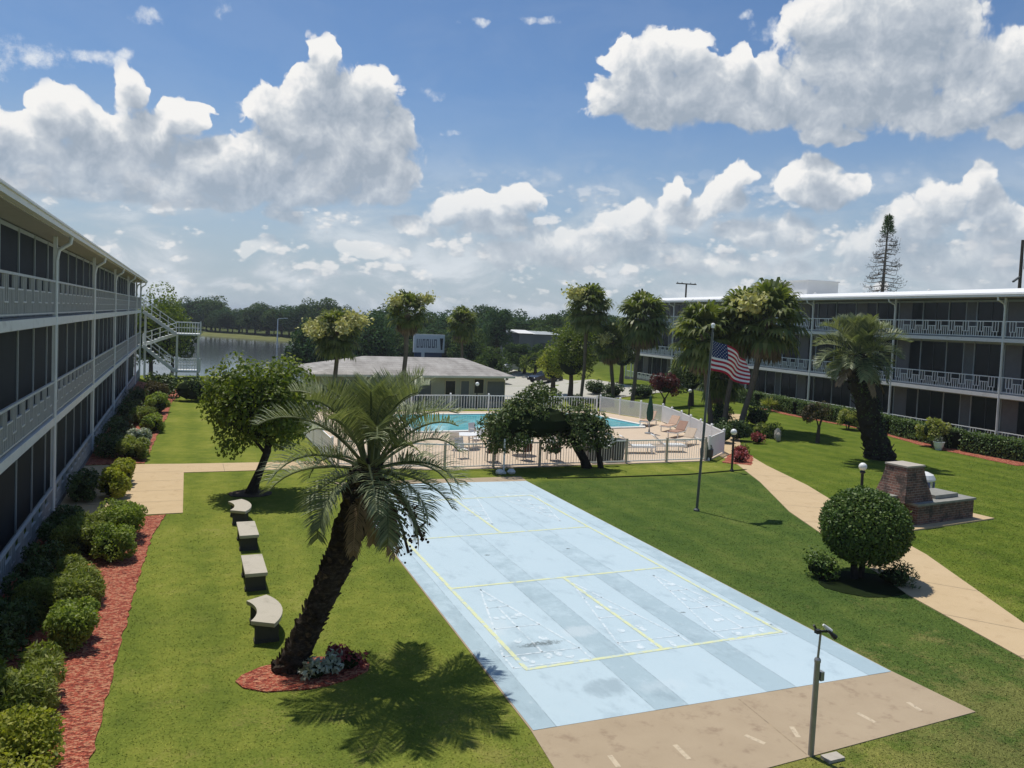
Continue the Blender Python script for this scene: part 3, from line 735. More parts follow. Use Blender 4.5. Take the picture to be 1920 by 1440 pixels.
# ---- pool, deck, parking
DECK = [(6.0,33.2),(10.4,31.7),(24.1,31.5),(26.4,33.2),(30.6,45.0),(28.8,51.2),(6.0,52.2)]
sheet('pool_deck', DECK, -.1, .030, 'deck_concrete')
POOL = [(12.0,42.2),(27.3,42.6),(28.0,43.6),(27.0,49.4),(24,49.8),(12.6,49.8)]
sheet('pool_water', POOL, .02, .040, 'pool_water')
mb = MB(); nP = len(POOL)
for i in range(nP):
    a, b = Vector((*POOL[i], .05)), Vector((*POOL[(i+1)%nP], .05)); d = (b-a).normalized()*.17
    mb.bar(a-d, b+d, .36, .11 + .003*(i % 2))
structure('pool_coping', mb.mesh('pool_coping', 'slab_paint'))
def ground_sheet(name, x0, y0, x1, y1, m, dz=.03, shear=0.0):
    mb = MB(); nx, ny = 10, 10
    vs = [(x0+(x1-x0)*i/nx+shear*(y1-y0)*j/ny, y0+(y1-y0)*j/ny, 0) for j in range(ny+1) for i in range(nx+1)]
    vs = [(x, y, zg(x, y)+dz) for x, y, _ in vs]
    mb.add(vs, [(j*(nx+1)+i, j*(nx+1)+i+1, (j+1)*(nx+1)+i+1, (j+1)*(nx+1)+i) for j in range(ny) for i in range(nx)])
    return structure(name, mb.mesh(name, m))
ground_sheet('parking_lot', 25.5, 66, 45, 118, 'lot_concrete', .06)

# ================================================================== MOTEL BUILDINGS
Z1, Z2 = 3.05, 6.11
def railing_mesh(L, m='rail_paint'):
    """white rail with hanging U motifs and low balusters; length L along y, base z=0, 1.1 high"""
    mb = MB(); D = .055; w = .032
    def bx(y0, z0, y1, z1, d=D, o=0): mb.box(-d/2+o, y0, z0, d/2+o, y1, z1)
    bx(0, 1.04, L, 1.10, .07); bx(0, .10, L, .14, .05)
    n = max(1, round(L/1.10)); P = L/n
    for i in range(n):
        c = (i+.5)*P; h = .20
        for y in (c-h, c+h): bx(y-w/2, .44, y+w/2, 1.04)
        bx(c-h-w/2, .40, c+h+w/2, .44, .058)
        bx(c-w/2, .44, c+w/2, 1.04, .05)
        a, b = c+h+w/2, c+P-h-w/2
        if i < n-1:
            bx(a, .70, b, .74, .052)
            k = 4
            for j in range(k):
                y = a+(b-a)*(j+.5)/k; bx(y-w/2, .14, y+w/2, .70, .05)
        else:
            for y in (P*n-.06, ): bx(y-w/2, .14, y+w/2, 1.04, .05)
    bx(.03, .14, .03+w, 1.04, .05)
    for i in range(n):                       # short stubs below each U
        c = (i+.5)*P
        for y in (c-.12, c+.12): bx(y-w/2, .14, y+w/2, .40, .05)
    return mb.mesh('railing', m)

def motel(name, label, loc, rz, L, posts, recess, zr, roofkind, z1, z2, win_pitch, win_style, depth=9.0, eave=.5, rise=.12, rail='rail_paint'):
    """three floors of rooms behind open galleries; front faces local +x, runs along local y"""
    T = thing(name, label, 'building', loc, rz)
    r = recess
    mb = MB(); mb.box(-r-depth, 0, -.3, -r, L, zr-.25); mb.build('wall', 'facade_grey', T)
    # gallery floors
    for z in (z1, z2):
        mb = MB(); mb.box(-r-.05, -.02, z-.24, .06, L+.02, z); g = mb.build('gallery_floor', 'slab_paint', T)
    # roof with fascia, soffit and gutter
    mb = MB(); mb.box(-r-depth-.4, -.5, zr-.24, eave-.12, L+.5, zr-.05, 0); mb.add([(-r-depth-.4,-.502,zr-.05),(eave,-.502,zr-.05),(eave,L+.502,zr-.05),(-r-depth-.4,L+.502,zr-.05),(-r-depth-.4,-.502,zr+rise),(eave-.9,-.502,zr+rise),(eave,-.502,zr+.04),(eave,L+.502,zr+.04),(eave-.9,L+.502,zr+rise),(-r-depth-.4,L+.502,zr+rise)], [(0,3,2,1),(1,2,7,6),(6,7,8,5),(5,8,9,4),(0,1,6,5,4),(2,3,9,8,7),(3,0,4,9)], 1)
    roof = mb.build('roof', ['soffit', roofkind], T)
    mb = MB(); mb.box(eave-.12, -.51, zr-.22, eave+.06, L+.51, zr-.052); mb.box(eave+.06, -.51, zr-.09, eave+.10, L+.51, zr-.054); mb.build('gutter', roofkind, roof)
    # ground floor kerb wall
    mb = MB(); mb.box(-.06, 0, -.2, .06, L, .16); mb.build('kerb_wall', 'facade_grey', T)
    # posts with downspouts
    wd = .048
    for s in posts:
        mb = MB(); mb.box(-wd, s-wd, -.2, wd+.012, s+wd, zr-.24)
        p = mb.build('post', 'post_paint', T)
        mb = MB(); mb.tube([(eave-.02, s, zr-.2), (eave-.05, s, zr-.42), (.10, s, zr-.64), (.035, s, zr-.95), (.035, s, .1)], .058, 8)
        mb.build('downspout', 'post_paint', p)
    # railings bay by bay, shared meshes per length
    cache = {}
    for z in (z1, z2, .0):
        for a, b in zip(posts[:-1], posts[1:]):
            l = round(b-a-2*wd-.02, 2)
            if l not in cache: cache[l] = railing_mesh(l, rail)
            o = link('railing', cache[l], T); o.location = (0, a+wd+.01, z if z else .0)
            if not z: o.scale = (1, 1, .80)
    # window fronts
    n = int((L-1)/win_pitch); x = -r
    levels = [(.22, z1-.25), (z1+.02, z2-.25), (z2+.02, zr-.30)]
    meshes = {}
    for li, (za, zb) in enumerate(levels):
        h = zb-za
        for k in range(n):
            kind = win_style[k % len(win_style)]
            key = (round(h, 2), kind)
            if key not in meshes:
                w = win_pitch; f = .05; mb = MB()
                mb.box(.0, .0, 0, .10, f, h, 1); 
                mb.box(.0, f, 0, .06, w, .10, 1); mb.box(.0, f, h-.14, .06, w, h, 1)
                if kind == 's':                      # dark screen between slim mullions
                    mb = MB(); mb.box(0, 0, 0, .05, .07, h, 1); mb.box(0, .07, 0, .03, w, .08, 1); mb.box(0, .07, h-.10, .03, w, h, 1); mb.box(.002, .07, .08, .012, w, h-.10, 5)
                elif kind == 'g':                      # tinted sliding door with a meeting stile
                    mb.box(.005, f, .10, .03, w, h-.14, 0); mb.box(.03, w*.5, .10, .055, w*.5+.04, h-.14, 2)
                elif kind == 'c':                    # door with drawn curtain on one side
                    mb.box(.005, f, .10, .03, w*.62, h-.14, 0); mb.box(.005, w*.62, .10, .034, w, h-.14, 3); mb.box(.034, w*.62-.02, .10, .055, w*.62+.03, h-.14, 1)
                else:                                # solid grey panel beside a narrow light
                    mb.box(.005, f, .10, .045, w*.55, h-.14, 4); mb.box(.005, w*.55, .10, .03, w, h-.14, 0); mb.box(.03, w*.55-.02, .10, .055, w*.55+.02, h-.14, 2)
                meshes[key] = mb.mesh('window', ['dark_glass', 'mullion', 'metal_dark', 'curtain', 'panel_grey', 'screen_dark'])
            o = link('window', meshes[key], T); o.location = (x, .5+k*win_pitch, za)
    return T

LP = [5.4, 16.3, 27.2, 38.1, 49.1, 60.0, 70.0, 76.6]
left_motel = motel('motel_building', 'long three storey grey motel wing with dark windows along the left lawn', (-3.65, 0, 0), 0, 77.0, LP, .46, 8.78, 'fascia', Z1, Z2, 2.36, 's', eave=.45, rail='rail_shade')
# right wing: local y runs back towards the viewer
RA, RB = Vector((51.55, 85.0)), Vector((46.05, 15.6))
dR = (RB-RA); LR = dR.length; rzR = math.atan2(-dR.x, dR.y)
rp = [LR-((Vector((0, y))-Vector((0, 15.6))).y)*1.003 for y in (86-1.2, 83.4, 73.65, 66.6, 59.6, 50.75, 41.9, 33.1, 24.3, 16.2)]
right_motel = motel('motel_building', 'three storey motel wing with white roof edge and patterned white railings behind the hedge', (RA.x, RA.y, 0), rzR, LR, rp, 1.15, 9.55, 'fascia_white', 3.22, 6.74, 2.21, 'gpgcgpggp', eave=.7, rise=.34)
# roof clutter of the right wing
mb = MB(); mb.box(-8.6, 21.2, 9.6, -5.0, 27.2, 11.5, 0); mb.box(-8.7, 21.1, 11.5, -4.9, 27.3, 11.62, 0); mb.build('stair_tower', 'roof_white', right_motel)
for s in (22, 33, 41, 45, 55):
    mb = MB(); mb.tube([(-1.2, s, 9.6), (-1.2, s, 9.95)], .09, 8); mb.ball((-1.2, s, 9.97), .13, 8, 5); mb.build('roof_vent', 'roof_white', right_motel)

# ---- outside stair at the far end of the left wing
def stair():
    T = thing('outdoor_staircase', 'white outdoor staircase zigzagging down the far end of the left motel wing', 'staircase', (-3.6, 78.2, 0))
    def flight(xa, za, xb, zb, y0, y1, nm='stair_flight'):
        mb = MB(); n = 9
        for y in (y0, y1): mb.bar((xa, y, za-.12), (xb, y, zb-.12), .07, .26)
        for i in range(n):
            t = (i+.5)/n; x, z = xa+(xb-xa)*t, za+(zb-za)*t
            mb.box(x-.17, y0, z-.03, x+.17, y1, z+.03)
        o = mb.build(nm, 'white_paint', T)
        mb = MB()
        for y in (y0, y1):
            mb.bar((xa, y, za+.95), (xb, y, zb+.95), .05, .05); mb.bar((xa, y, za+.5), (xb, y, zb+.5), .03, .03)
            for i in range(5):
                t = i/4; x, z = xa+(xb-xa)*t, za+(zb-za)*t; mb.box(x-.02, y-.02, z, x+.02, y+.02, z+.95)
        mb.build('handrail', 'rail_paint', o)
    flight(.15, 6.10, 2.9, 4.15, -1.1, -.1); flight(2.9, 4.10, .15, 3.05, .1, 1.1); flight(.15, 3.02, 2.9, .72, -1.1, -.1)
    for z in (4.12, .70):
        mb = MB(); mb.box(2.9, -1.15, z-.14, 5.0, 1.15, z); o = mb.build('landing', 'white_paint', T)
        mb = MB()
        for y in (-1.12, 1.12):
            mb.bar((2.9, y, z+1.0), (5.0, y, z+1.0), .06, .06); mb.bar((2.9, y, z+.5), (5.0, y, z+.5), .03, .03)
            for i in range(10): mb.box(2.9+i*.233-.018, y-.018, z, 2.9+i*.233+.018, y+.018, z+1.0)
        mb.bar((4.97, -1.12, z+1.0), (4.97, 1.12, z+1.0), .06, .06); mb.box(4.9, -1.18, z, 5.04, -1.06, z+1.15)
        mb.build('handrail', 'rail_paint', o)
    for x, zt in ((.35, 6.0), (3.0, 4.0), (4.8, 4.0)):
        mb = MB(); mb.box(x-.09, -.95, -.3, x+.09, -.77, zt); mb.build('support_post', 'white_paint', T)
stair()

# ---- pool house
def pool_house():
    y0, y1 = 59.4, 69.5
    a, b = AY(585, 702, y0), AY(966, 712, y0)
    x0, x1 = a.x, b.x; zb, ze, zr = -.75, 1.92, 3.05
    T = thing('pool_house', 'low pool house with wide grey hip roof beyond the pool', 'building', ((x0+x1)/2, (y0+y1)/2, zb))
    o = Vector(T.location)
    def L(p): return (p[0]-o.x, p[1]-o.y, p[2]-o.z)
    mb = MB(); mb.box(x0+.7-o.x, y0+.7-o.y, 0, x1-.7-o.x, y1-.7-o.y, ze-zb); mb.build('wall', 'cream_wall', T)
    ym = (y0+y1)/2+1; rx0, rx1 = AY(683, 671, ym).x, AY(868, 675, ym).x
    vs = [L((x0,y0,ze)), L((x1,y0,ze)), L((x1,y1,ze)), L((x0,y1,ze)), L((rx0,ym,zr)), L((rx1,ym,zr))]
    vs += [(v[0], v[1], v[2]-.16) for v in vs[:4]]
    mb = MB(); mb.add(vs, [(0,1,5,4),(1,2,5),(2,3,4,5),(3,0,4)], 0); mb.add(vs, [(6,7,1,0),(7,8,2,1),(8,9,3,2),(9,6,0,3),(9,8,7,6)], 1)
    mb.build('roof', ['shingle', 'fascia'], T)
    yf = y0+.7-o.y
    def rect(name, px0, px1, za, zt, m, d=.04):
        xa, xb = AY(px0, 730, y0+.7).x-o.x, AY(px1, 730, y0+.7).x-o.x
        mb = MB(); mb.box(xa, yf-d, za, xb, yf+.02, zt, 0)
        f = .07
        mb.box(xa-f, yf-d-.02, za-f, xa, yf, zt+f, 1); mb.box(xb, yf-d-.02, za-f, xb+f, yf, zt+f, 1)
        mb.box(xa, yf-d-.02, zt, xb, yf, zt+f, 1); mb.box(xa, yf-d-.02, za-f, xb, yf, za, 1)
        return mb.build(name, [m, 'fence_tan'], T)
    rect('window', 835, 853, 1.0, 2.2, 'dark_glass'); rect('door', 864, 879, .02, 2.2, 'shed_grey'); rect('window', 889, 906, 1.2, 2.35, 'metal_black')
    rect('window', 913, 945, .5, 2.2, 'shed_grey'); rect('window', 770, 808, .6, 2.2, 'shed_grey'); rect('window', 640, 690, .6, 2.2, 'dark_glass')
pool_house()

# ---- pool fence: white picket runs beyond, grey see-through runs in front
def fence(name, label, pts, h, spacing, pitch, m, mpost, capped=True, group='pool fence runs'):
    T = thing(name, label, 'fence', (*pts[0], 0), 0, group); o = Vector((*pts[0], 0))
    for (a, b) in zip(pts[:-1], pts[1:]):
        a, b = Vector((*a, 0))-o, Vector((*b, 0))-o; n = max(1, round((b-a).length/spacing)); d = (b-a).normalized()
        for i in range(n):
            p, q = a.lerp(b, i/n), a.lerp(b, (i+1)/n)
            mb = MB()
            mb.bar(p+Vector((0,0,h-.05)), q+Vector((0,0,h-.05)), .045, .06); mb.bar(p+Vector((0,0,.12)), q+Vector((0,0,.12)), .035, .05)
            k = int((q-p).length/pitch)
            for j in range(1, k):
                c = p.lerp(q, j/k); s = .0075 if m == 'fence_grey' else .016
                mb.box(c.x-s, c.y-s, .12, c.x+s, c.y+s, h-.05)
            mb.build('picket_panel', m, T)
            mb = MB(); w = .05; mb.box(p.x-w, p.y-w, 0, p.x+w, p.y+w, h+.06)
            if capped: mb.add([(p.x-w*1.3,p.y-w*1.3,h+.06),(p.x+w*1.3,p.y-w*1.3,h+.06),(p.x+w*1.3,p.y+w*1.3,h+.06),(p.x-w*1.3,p.y+w*1.3,h+.06),(p.x,p.y,h+.14)], [(0,1,4),(1,2,4),(2,3,4),(3,0,4),(3,2,1,0)])
            mb.build('post', mpost, T)
    e = Vector((*pts[-1], 0))-o; mb = MB(); mb.box(e.x-.05, e.y-.05, 0, e.x+.05, e.y+.05, h+.06); mb.build('post', mpost, T)
fence('picket_fence', 'white picket fence along the far edge of the pool deck', [(6.0,52.0),(17.5,52.3),(28.6,51.0)], 1.15, 2.6, .19, 'fence_white', 'fence_white')
fence('picket_fence', 'white picket fence curving along the right edge of the pool deck', [(28.8,50.8),(30.45,45.0),(29.3,41.2),(26.5,33.4),(24.25,31.65)], 1.2, 2.2, .075, 'fence_white', 'fence_white')
fence('picket_fence', 'grey see-through picket fence between pool deck and court lawn', [(24.0,31.6),(10.5,31.85),(6.2,33.4)], 1.15, 2.25, .13, 'fence_grey', 'fence_tan', False)
fence('picket_fence', 'pale picket fence on the left side of the pool deck', [(6.0,33.8),(6.0,51.8)], 1.15, 2.5, .12, 'fence_white', 'fence_white')

# ================================================================== PALMS
def frond(mb, o, az, el, L, bend, nl, ll, lw, rng, v=.45, twist=0.0, mi=0, mi_r=0, droop=.35, start=.22):
    """one pinnate leaf: arching rachis with leaflets in a V along both sides"""
    n = 10; pts = []; p = Vector(o); e = el
    for i in range(n+1):
        pts.append(p.copy()); d = Vector((math.cos(az)*math.cos(e), math.sin(az)*math.cos(e), math.sin(e)))
        p = p + d*(L/n); e -= bend*(.35+1.3*(i/n))/n; az += twist/n
    mb.tube(pts, [.030*(1-.8*i/n)+.004 for i in range(n+1)], 4, mi_r, False)
    for j in range(nl):
        t = start+(1-start)*(j+.5)/nl
        f = t*n; i = min(n-1, int(f)); c = pts[i].lerp(pts[i+1], f-i); d = (pts[i+1]-pts[i]).normalized()
        s = d.cross(Vector((0, 0, 1)));  s = Vector((1, 0, 0)) if s.length < .05 else s.normalized(); u = s.cross(d).normalized()
        k = math.sin(math.pi*min(1, .18+.86*t*.95))**.7; l = ll*(.35+.75*k)*rng.uniform(.85, 1.12)
        for sg in (-1, 1):
            fw = .55+.55*t + rng.uniform(-.12, .12)
            ax = (s*sg + u*v*rng.uniform(.5, 1.3) + d*fw).normalized()
            side = ax.cross(u).normalized()*lw*.5
            m1 = c + ax*l*.5; tip = m1 + (ax + Vector((0, 0, -droop*rng.uniform(.4, 1.5)))).normalized()*l*.5
            mb.add([c-side*.6, c+side*.6, m1+side, m1-side, tip], [(0,1,2,3),(3,2,4)], mi)
def pindo_crown(seed, nf, L, ll, lw, lo=-.75, hi=1.5, cx=(0,0,0), nl=46):
    rng = random.Random(seed); mb = MB()
    for i in range(nf):
        t = i/(nf-1); az = i*2.399963+rng.uniform(-.25, .25)
        el = hi + (lo-hi)*t**1.55 + rng.uniform(-.12, .12)
        l = L*(.66+.42*math.sin(math.pi*min(1, .12+t*.80)))*rng.uniform(.88, 1.1)
        o = (cx[0]+math.cos(az)*.14, cx[1]+math.sin(az)*.14, cx[2]+.10-.30*t)
        frond(mb, o, az, el, l, rng.uniform(1.05, 1.75)*(1.05-.3*max(0, -el)), nl, ll, lw, rng, v=1.15-.6*t, twist=rng.uniform(-.35, .35), mi_r=0, droop=.12+.35*t)
    return mb
def booted_trunk(mb, pts, rad, n, rng, boots=60, blen=.28):
    P = [Vector(p) for p in pts]
    # smooth the path and give it a rough, knobbed skin
    Q, Rr = [], []
    for i in range(len(P)-1):
        for j in range(6): Q.append(P[i].lerp(P[i+1], j/6)); Rr.append(rad[i]+(rad[i+1]-rad[i])*j/6)
    Q.append(P[-1]); Rr.append(rad[-1])
    for _ in range(2): Q = [Q[0]]+[(Q[i-1]+Q[i]*2+Q[i+1])/4 for i in range(1, len(Q)-1)]+[Q[-1]]
    mb.tube(Q, Rr, n, 0, True, .14, rng)
    for b in range(boots):                                  # old leaf bases
        t = rng.random()*.97; f = t*(len(Q)-1); i = min(len(Q)-2, int(f)); c = Q[i].lerp(Q[i+1], f-i); r = Rr[i]*.97
        d = (Q[i+1]-Q[i]).normalized(); a = rng.uniform(0, 6.283)
        s = d.cross(Vector((0,0,1)));  s = Vector((1,0,0)) if s.length < .05 else s.normalized(); u = s.cross(d)
        n_ = s*math.cos(a)+u*math.sin(a); w = d.cross(n_)*.06
        l = blen*rng.uniform(.6, 1.3)
        b0 = c+n_*r*.9; tip = b0 + (d*.85+n_*.75).normalized()*l
        mb.add([b0-w*1.3, b0+w*1.3, tip+w*.6, tip-w*.6, b0+n_*.02-d*.06, tip+n_*.03], [(0,1,2,3),(4,0,3,5),(1,4,5,2),(4,1,0)], 0)

# ---- the big leaning jelly palm in front
pb = Vector((1.93, 14.4, 0))
T = thing('jelly_palm', 'big jelly palm with shaggy leaning trunk rising from a red mulch ring beside the court', 'palm', pb)
r_ = random.Random(5); mb = MB()
tp = [(-.08,0,-.05),(.12,0,.35),(.42,0,1.05),(.72,.0,1.75),(.98,.0,2.45),(1.17,.02,3.0),(1.30,.02,3.55),(1.36,.02,3.85)]
booted_trunk(mb, tp, [.29,.245,.225,.25,.29,.35,.31,.17], 18, r_, 330, .085)
top = (1.36, .02, 3.80); trunk_mb = mb
pindo_crown(3, 40, 1.95, .58, .023, cx=top, nl=54, lo=-.55).build('crown', 'leaf_pindo', T)
mb = trunk_mb
for i in range(26):                                         # dry stubs and fibres under the crown
    az = r_.uniform(0, 6.283); o = Vector((1.22+.27*math.cos(az), .27*math.sin(az), r_.uniform(2.4, 3.5)))
    d = Vector((math.cos(az)*.55, math.sin(az)*.55, r_.uniform(.2, 1.0))).normalized(); l = r_.uniform(.25, .5)
    mb.bar(o, o+d*l, .06, .03)
mb.build('trunk', 'bark_palm', T)
for i, (az, el, L) in enumerate(((-.35, -.75, 1.5), (-1.0, -1.0, 1.5), (-.7, -1.15, 1.3), (-2.2, -.95, 1.4), (-1.5, -1.2, 1.2))):
    mb = MB(); frond(mb, (1.36+.2*math.cos(az), .2*math.sin(az), 3.5), az, el, L, .9, 26, .34, .035, r_, v=.0, droop=1.2, mi_r=0); mb.build('dead_frond', 'dead_frond', T)
for (az, z) in ((-.55, 3.35), (-1.05, 3.25)):                 # hanging fruit stalks with a dark spathe
    mb = MB(); o = Vector((1.36+.32*math.cos(az), .32*math.sin(az), z)); pts = [o + Vector((math.cos(az)*.75*t, math.sin(az)*.75*t, -.95*t*t)) for t in (0,.25,.5,.75,1)]
    mb.tube(pts, .028, 5)
    for k in range(60):
        q = pts[2].lerp(pts[4], r_.random()) + Vector((r_.gauss(0,.09), r_.gauss(0,.09), r_.gauss(0,.08))); mb.ball(q, r_.uniform(.018,.032), 5, 4)
    mb.lathe([(.01,0),(.09,.1),(.11,.3),(.07,.55),(.015,.68)], 8, (o.x+.12*math.cos(az), o.y+.12*math.sin(az), z-.95)); mb.build('fruit_stalk', 'dead_dark', T)

# ---- second jelly palm on the right lawn
T = thing('jelly_palm', 'thick trunked jelly palm leaning left on the right lawn behind the brick fireplace', 'palm', (34.5, 30.47, 0))
r_ = random.Random(9); mb = MB()
booted_trunk(mb, [(.05,0,-.1),(-.2,0,.6),(-.75,0,1.9),(-1.3,0,3.2),(-1.75,0,4.5),(-2.0,0,5.6)], [.86,.66,.56,.56,.60,.42], 16, r_, 120, .3); mb.build('trunk', 'bark_dark', T)
mb = MB(); rg = np.random.default_rng(4)
leaf_cloud(mb, np.array([(-.2-.32*k+rg.normal()*.1, -.25, .4+.75*k) for k in range(6)]), [.62]*6, 900, .10, .08, rg); mb.build('creeper', 'leaf_dark', T)
pindo_crown(21, 46, 2.25, .70, .048, lo=-.7, cx=(-2.0, 0, 5.7), nl=40).build('crown', 'leaf_pindo', T)
for i, (az, el) in enumerate(((.1, -.45), (-.5, -.7), (3.4, -.5), (-1.6, -.8))):
    mb = MB(); frond(mb, (-2.0, 0, 5.4), az, el, 2.3, .6, 24, .5, .06, r_, v=0, droop=1.2); mb.build('dead_frond', 'dead_frond', T)

# ---- cabbage palms: fan leaves in a round head
def fan_leaf(mb, o, az, el, pet, rad, rng, mi=0, droop=.25):
    d = Vector((math.cos(az)*math.cos(el), math.sin(az)*math.cos(el), math.sin(el))); s = d.cross(Vector((0,0,1)))
    s = Vector((1,0,0)) if s.length < .05 else s.normalized(); u = s.cross(d).normalized()
    c = Vector(o)+d*pet
    mb.bar(o, c, .035, .03, mi)
    n = 17
    for i in range(n):
        a = (i/(n-1)-.5)*4.2; ax = (d*math.cos(a)+s*math.sin(a)-u*.30*abs(math.sin(a))).normalized()
        l = rad*(1-.18*abs(a)/2.1)*rng.uniform(.85, 1.08)
        pd = ax.cross(u).normalized()*l*.10
        m1 = c+ax*l*.55; m2 = m1+(ax+Vector((0,0,-droop*1.3-rng.random()*.5))).normalized()*l*.30; tip = m2+(ax*.5+Vector((0,0,-1.0*droop-.5))).normalized()*l*.26
        mb.add([c, m1+pd, m2+pd*.6, tip, m2-pd*.6, m1-pd], [(0,1,5),(1,2,4,5),(2,3,4)], mi)
def sabal_crown(seed, n, pet, rad, lo=-.9):
    rng = random.Random(seed); mb = MB()
    for i in range(n):
        t = i/(n-1); az = i*2.399963+rng.uniform(-.25, .25); el = 1.4+(lo-1.4)*t+rng.uniform(-.12, .12)
        fan_leaf(mb, (0, 0, -.25*t), az, el, pet*(.85+.2*t)*rng.uniform(.85, 1.15), rad*rng.uniform(.75, 1.05), rng, droop=.12+.42*t)
    return mb.mesh('crown', 'leaf_sabal')
def skirt(seed, n, pet, rad):
    rng = random.Random(seed); mb = MB()
    for i in range(n): fan_leaf(mb, (0, 0, -.35), i*2.399963, rng.uniform(-1.35, -.7), pet*.8, rad*.9, rng, droop=1.0)
    return mb.mesh('dead_fronds', 'leaf_dead')
def panicle(seed, L):
    rng = np.random.default_rng(seed); mb = MB(); pts = [Vector((L*t*.9, 0, L*.55*t-L*.55*t*t)) for t in (0,.3,.6,1)]
    mb.tube(pts, .02, 4)
    P = np.array([tuple(pts[1].lerp(pts[3], rng.random()**.5)) for _ in range(420)])+rng.normal(size=(420,3))*np.array([.13,.13,.12])*L/1.3
    a = rand_unit(420, rng); mb.cards(P, a, unit(np.cross(a, rand_unit(420, rng))), np.full(420, .16), np.full(420, .12))
    return mb.mesh('flower_cluster', 'flower_cream')
SAB = [sabal_crown(31, 46, .75, .85), sabal_crown(32, 42, .8, .8, -.7), sabal_crown(33, 50, .7, .9, -1.1)]
SKT = skirt(41, 16, .7, .85); PAN = panicle(51, 1.5)
def sabal(label, base, top, scale, k, tr=.16, flowers=0, dead=False, zb=0.0, seed=0):
    rng = random.Random(seed); bx, by = base
    T = thing('cabbage_palm', label, 'palm', (bx, by, zb), 0, 'cabbage palms around the pool house')
    mb = MB(); d = Vector((top[0]-bx, top[1]-by, top[2]-zb)); n = 9
    pts = [d*(i/n)+Vector((math.sin(i*1.1+seed)*.05, 0, 0)) for i in range(n+1)]; pts[0].z -= .3
    mb.tube(pts, [tr*(1.25 if i == 0 else 1.0 if i < n-2 else 1.25)*rng.uniform(.92, 1.08) for i in range(n+1)], 9, 0, True, .06, rng)
    for i in range(22):
        t = rng.uniform(.72, 1.0); c = d*t; a = rng.uniform(0, 6.283); q = Vector((math.cos(a), math.sin(a), 0))
        mb.bar(c+q*tr*.8, c+q*(tr+.2)+Vector((0,0,.22)), .07, .04)
    mb.build('trunk', 'palm_trunk', T)
    cr = link('crown', SAB[k % 3], T); cr.location = d; cr.scale = (scale,)*3; cr.rotation_euler = (0, 0, seed*1.3)
    if dead:
        s = link('dead_fronds', SKT, T); s.location = d; s.scale = (scale,)*3; s.rotation_euler = (0, 0, seed)
    for i in range(flowers):
        f = link('flower_cluster', PAN, T); f.location = d+Vector((0, 0, .35)); f.scale = (scale*1.12,)*3
        f.rotation_euler = (rng.uniform(-.3, .3), rng.uniform(-.35, .25), -2.6+i*6.283/flowers+rng.uniform(-.3, .3))
    return T
def sab(label, px, py, Y, base_px, sc, k, **kw):
    c = AY(px, py, Y); b = AY(base_px, py, Y); zb = zg(b.x, Y); return sabal(label, (b.x, Y), (c.x, Y, c.z), sc, k, zb=zb, **kw)
sab('short cabbage palm covered in cream flower clusters in front of the pool house roof', 632, 622, 57.6, 632, 1.45, 0, flowers=7, seed=1)
sab('tall cabbage palm with few pale flowers in front of the middle of the pool house', 765, 582, 57.4, 760, 1.2, 1, flowers=3, dead=True, seed=2)
sab('cabbage palm standing behind the right end of the pool house roof ridge', 867, 603, 74, 869, 1.35, 2, dead=True, tr=.14, seed=3)
sab('tallest cabbage palm left of the motel wing with bare slim trunk', 1104, 574, 61.2, 1098, 1.7, 0, flowers=1, seed=4)
sab('small yellowing cabbage palm between the two tall ones left of the motel wing', 1146, 640, 60.2, 1155, 1.3, 1, dead=True, flowers=1, seed=5)
sab('dark cabbage palm against the far end of the motel wing', 1206, 592, 57.2, 1192, 1.85, 2, dead=True, seed=6)
sab('cabbage palm with brown skirt just left of the flag', 1318, 622, 43.2, 1342, 1.75, 0, dead=True, tr=.19, seed=7)
sab('cabbage palm with thick head right behind the flag', 1392, 596, 42.4, 1367, 1.7, 2, dead=True, tr=.17, seed=8)
sab('wide cabbage palm right of the flag in front of the white railings', 1444, 592, 40.8, 1399, 1.95, 1, dead=True, tr=.18, flowers=1, seed=10)
sab('low young cabbage palm with yellowish dead leaves under the flag', 1352, 700, 44.5, 1350, 1.4, 0, dead=True, tr=.2, seed=11)

# ================================================================== TREES AND SHRUBS
def limb_tree(T, trunk, limbs, rad, bark, seed):
    rng = random.Random(seed); mb = MB()
    mb.tube(trunk, rad, 9, 0, True, .1, rng)
    for (t, end, r) in limbs:
        i = min(len(trunk)-2, int(t*(len(trunk)-1))); o = Vector(trunk[i]).lerp(Vector(trunk[i+1]), t*(len(trunk)-1)-i); e = Vector(end)
        m = o.lerp(e, .5)+Vector((rng.uniform(-.1,.1), rng.uniform(-.1,.1), .12)); mb.tube([o, m, e], [r, r*.75, r*.3], 6)
    mb.build('trunk', bark, T)
def crown(T, c, r, n, L, W, mat, seed, nl=26, lr=.34, shell=.86, bottom=-.6, hang=0.0, core=.5):
    rg = np.random.default_rng(seed); mb = MB()
    if core: mb.ball((c[0], c[1], c[2]-.05*r[2]), (r[0]*core, r[1]*core, r[2]*core), 10, 7, 1)
    cs, rad = lumps(c, r, nl, lr*min(r), rg, shell, bottom)
    leaf_cloud(mb, cs, rad, n, L, W, rg, hang=hang); return mb.build('crown', [mat, 'core_dark'], T)
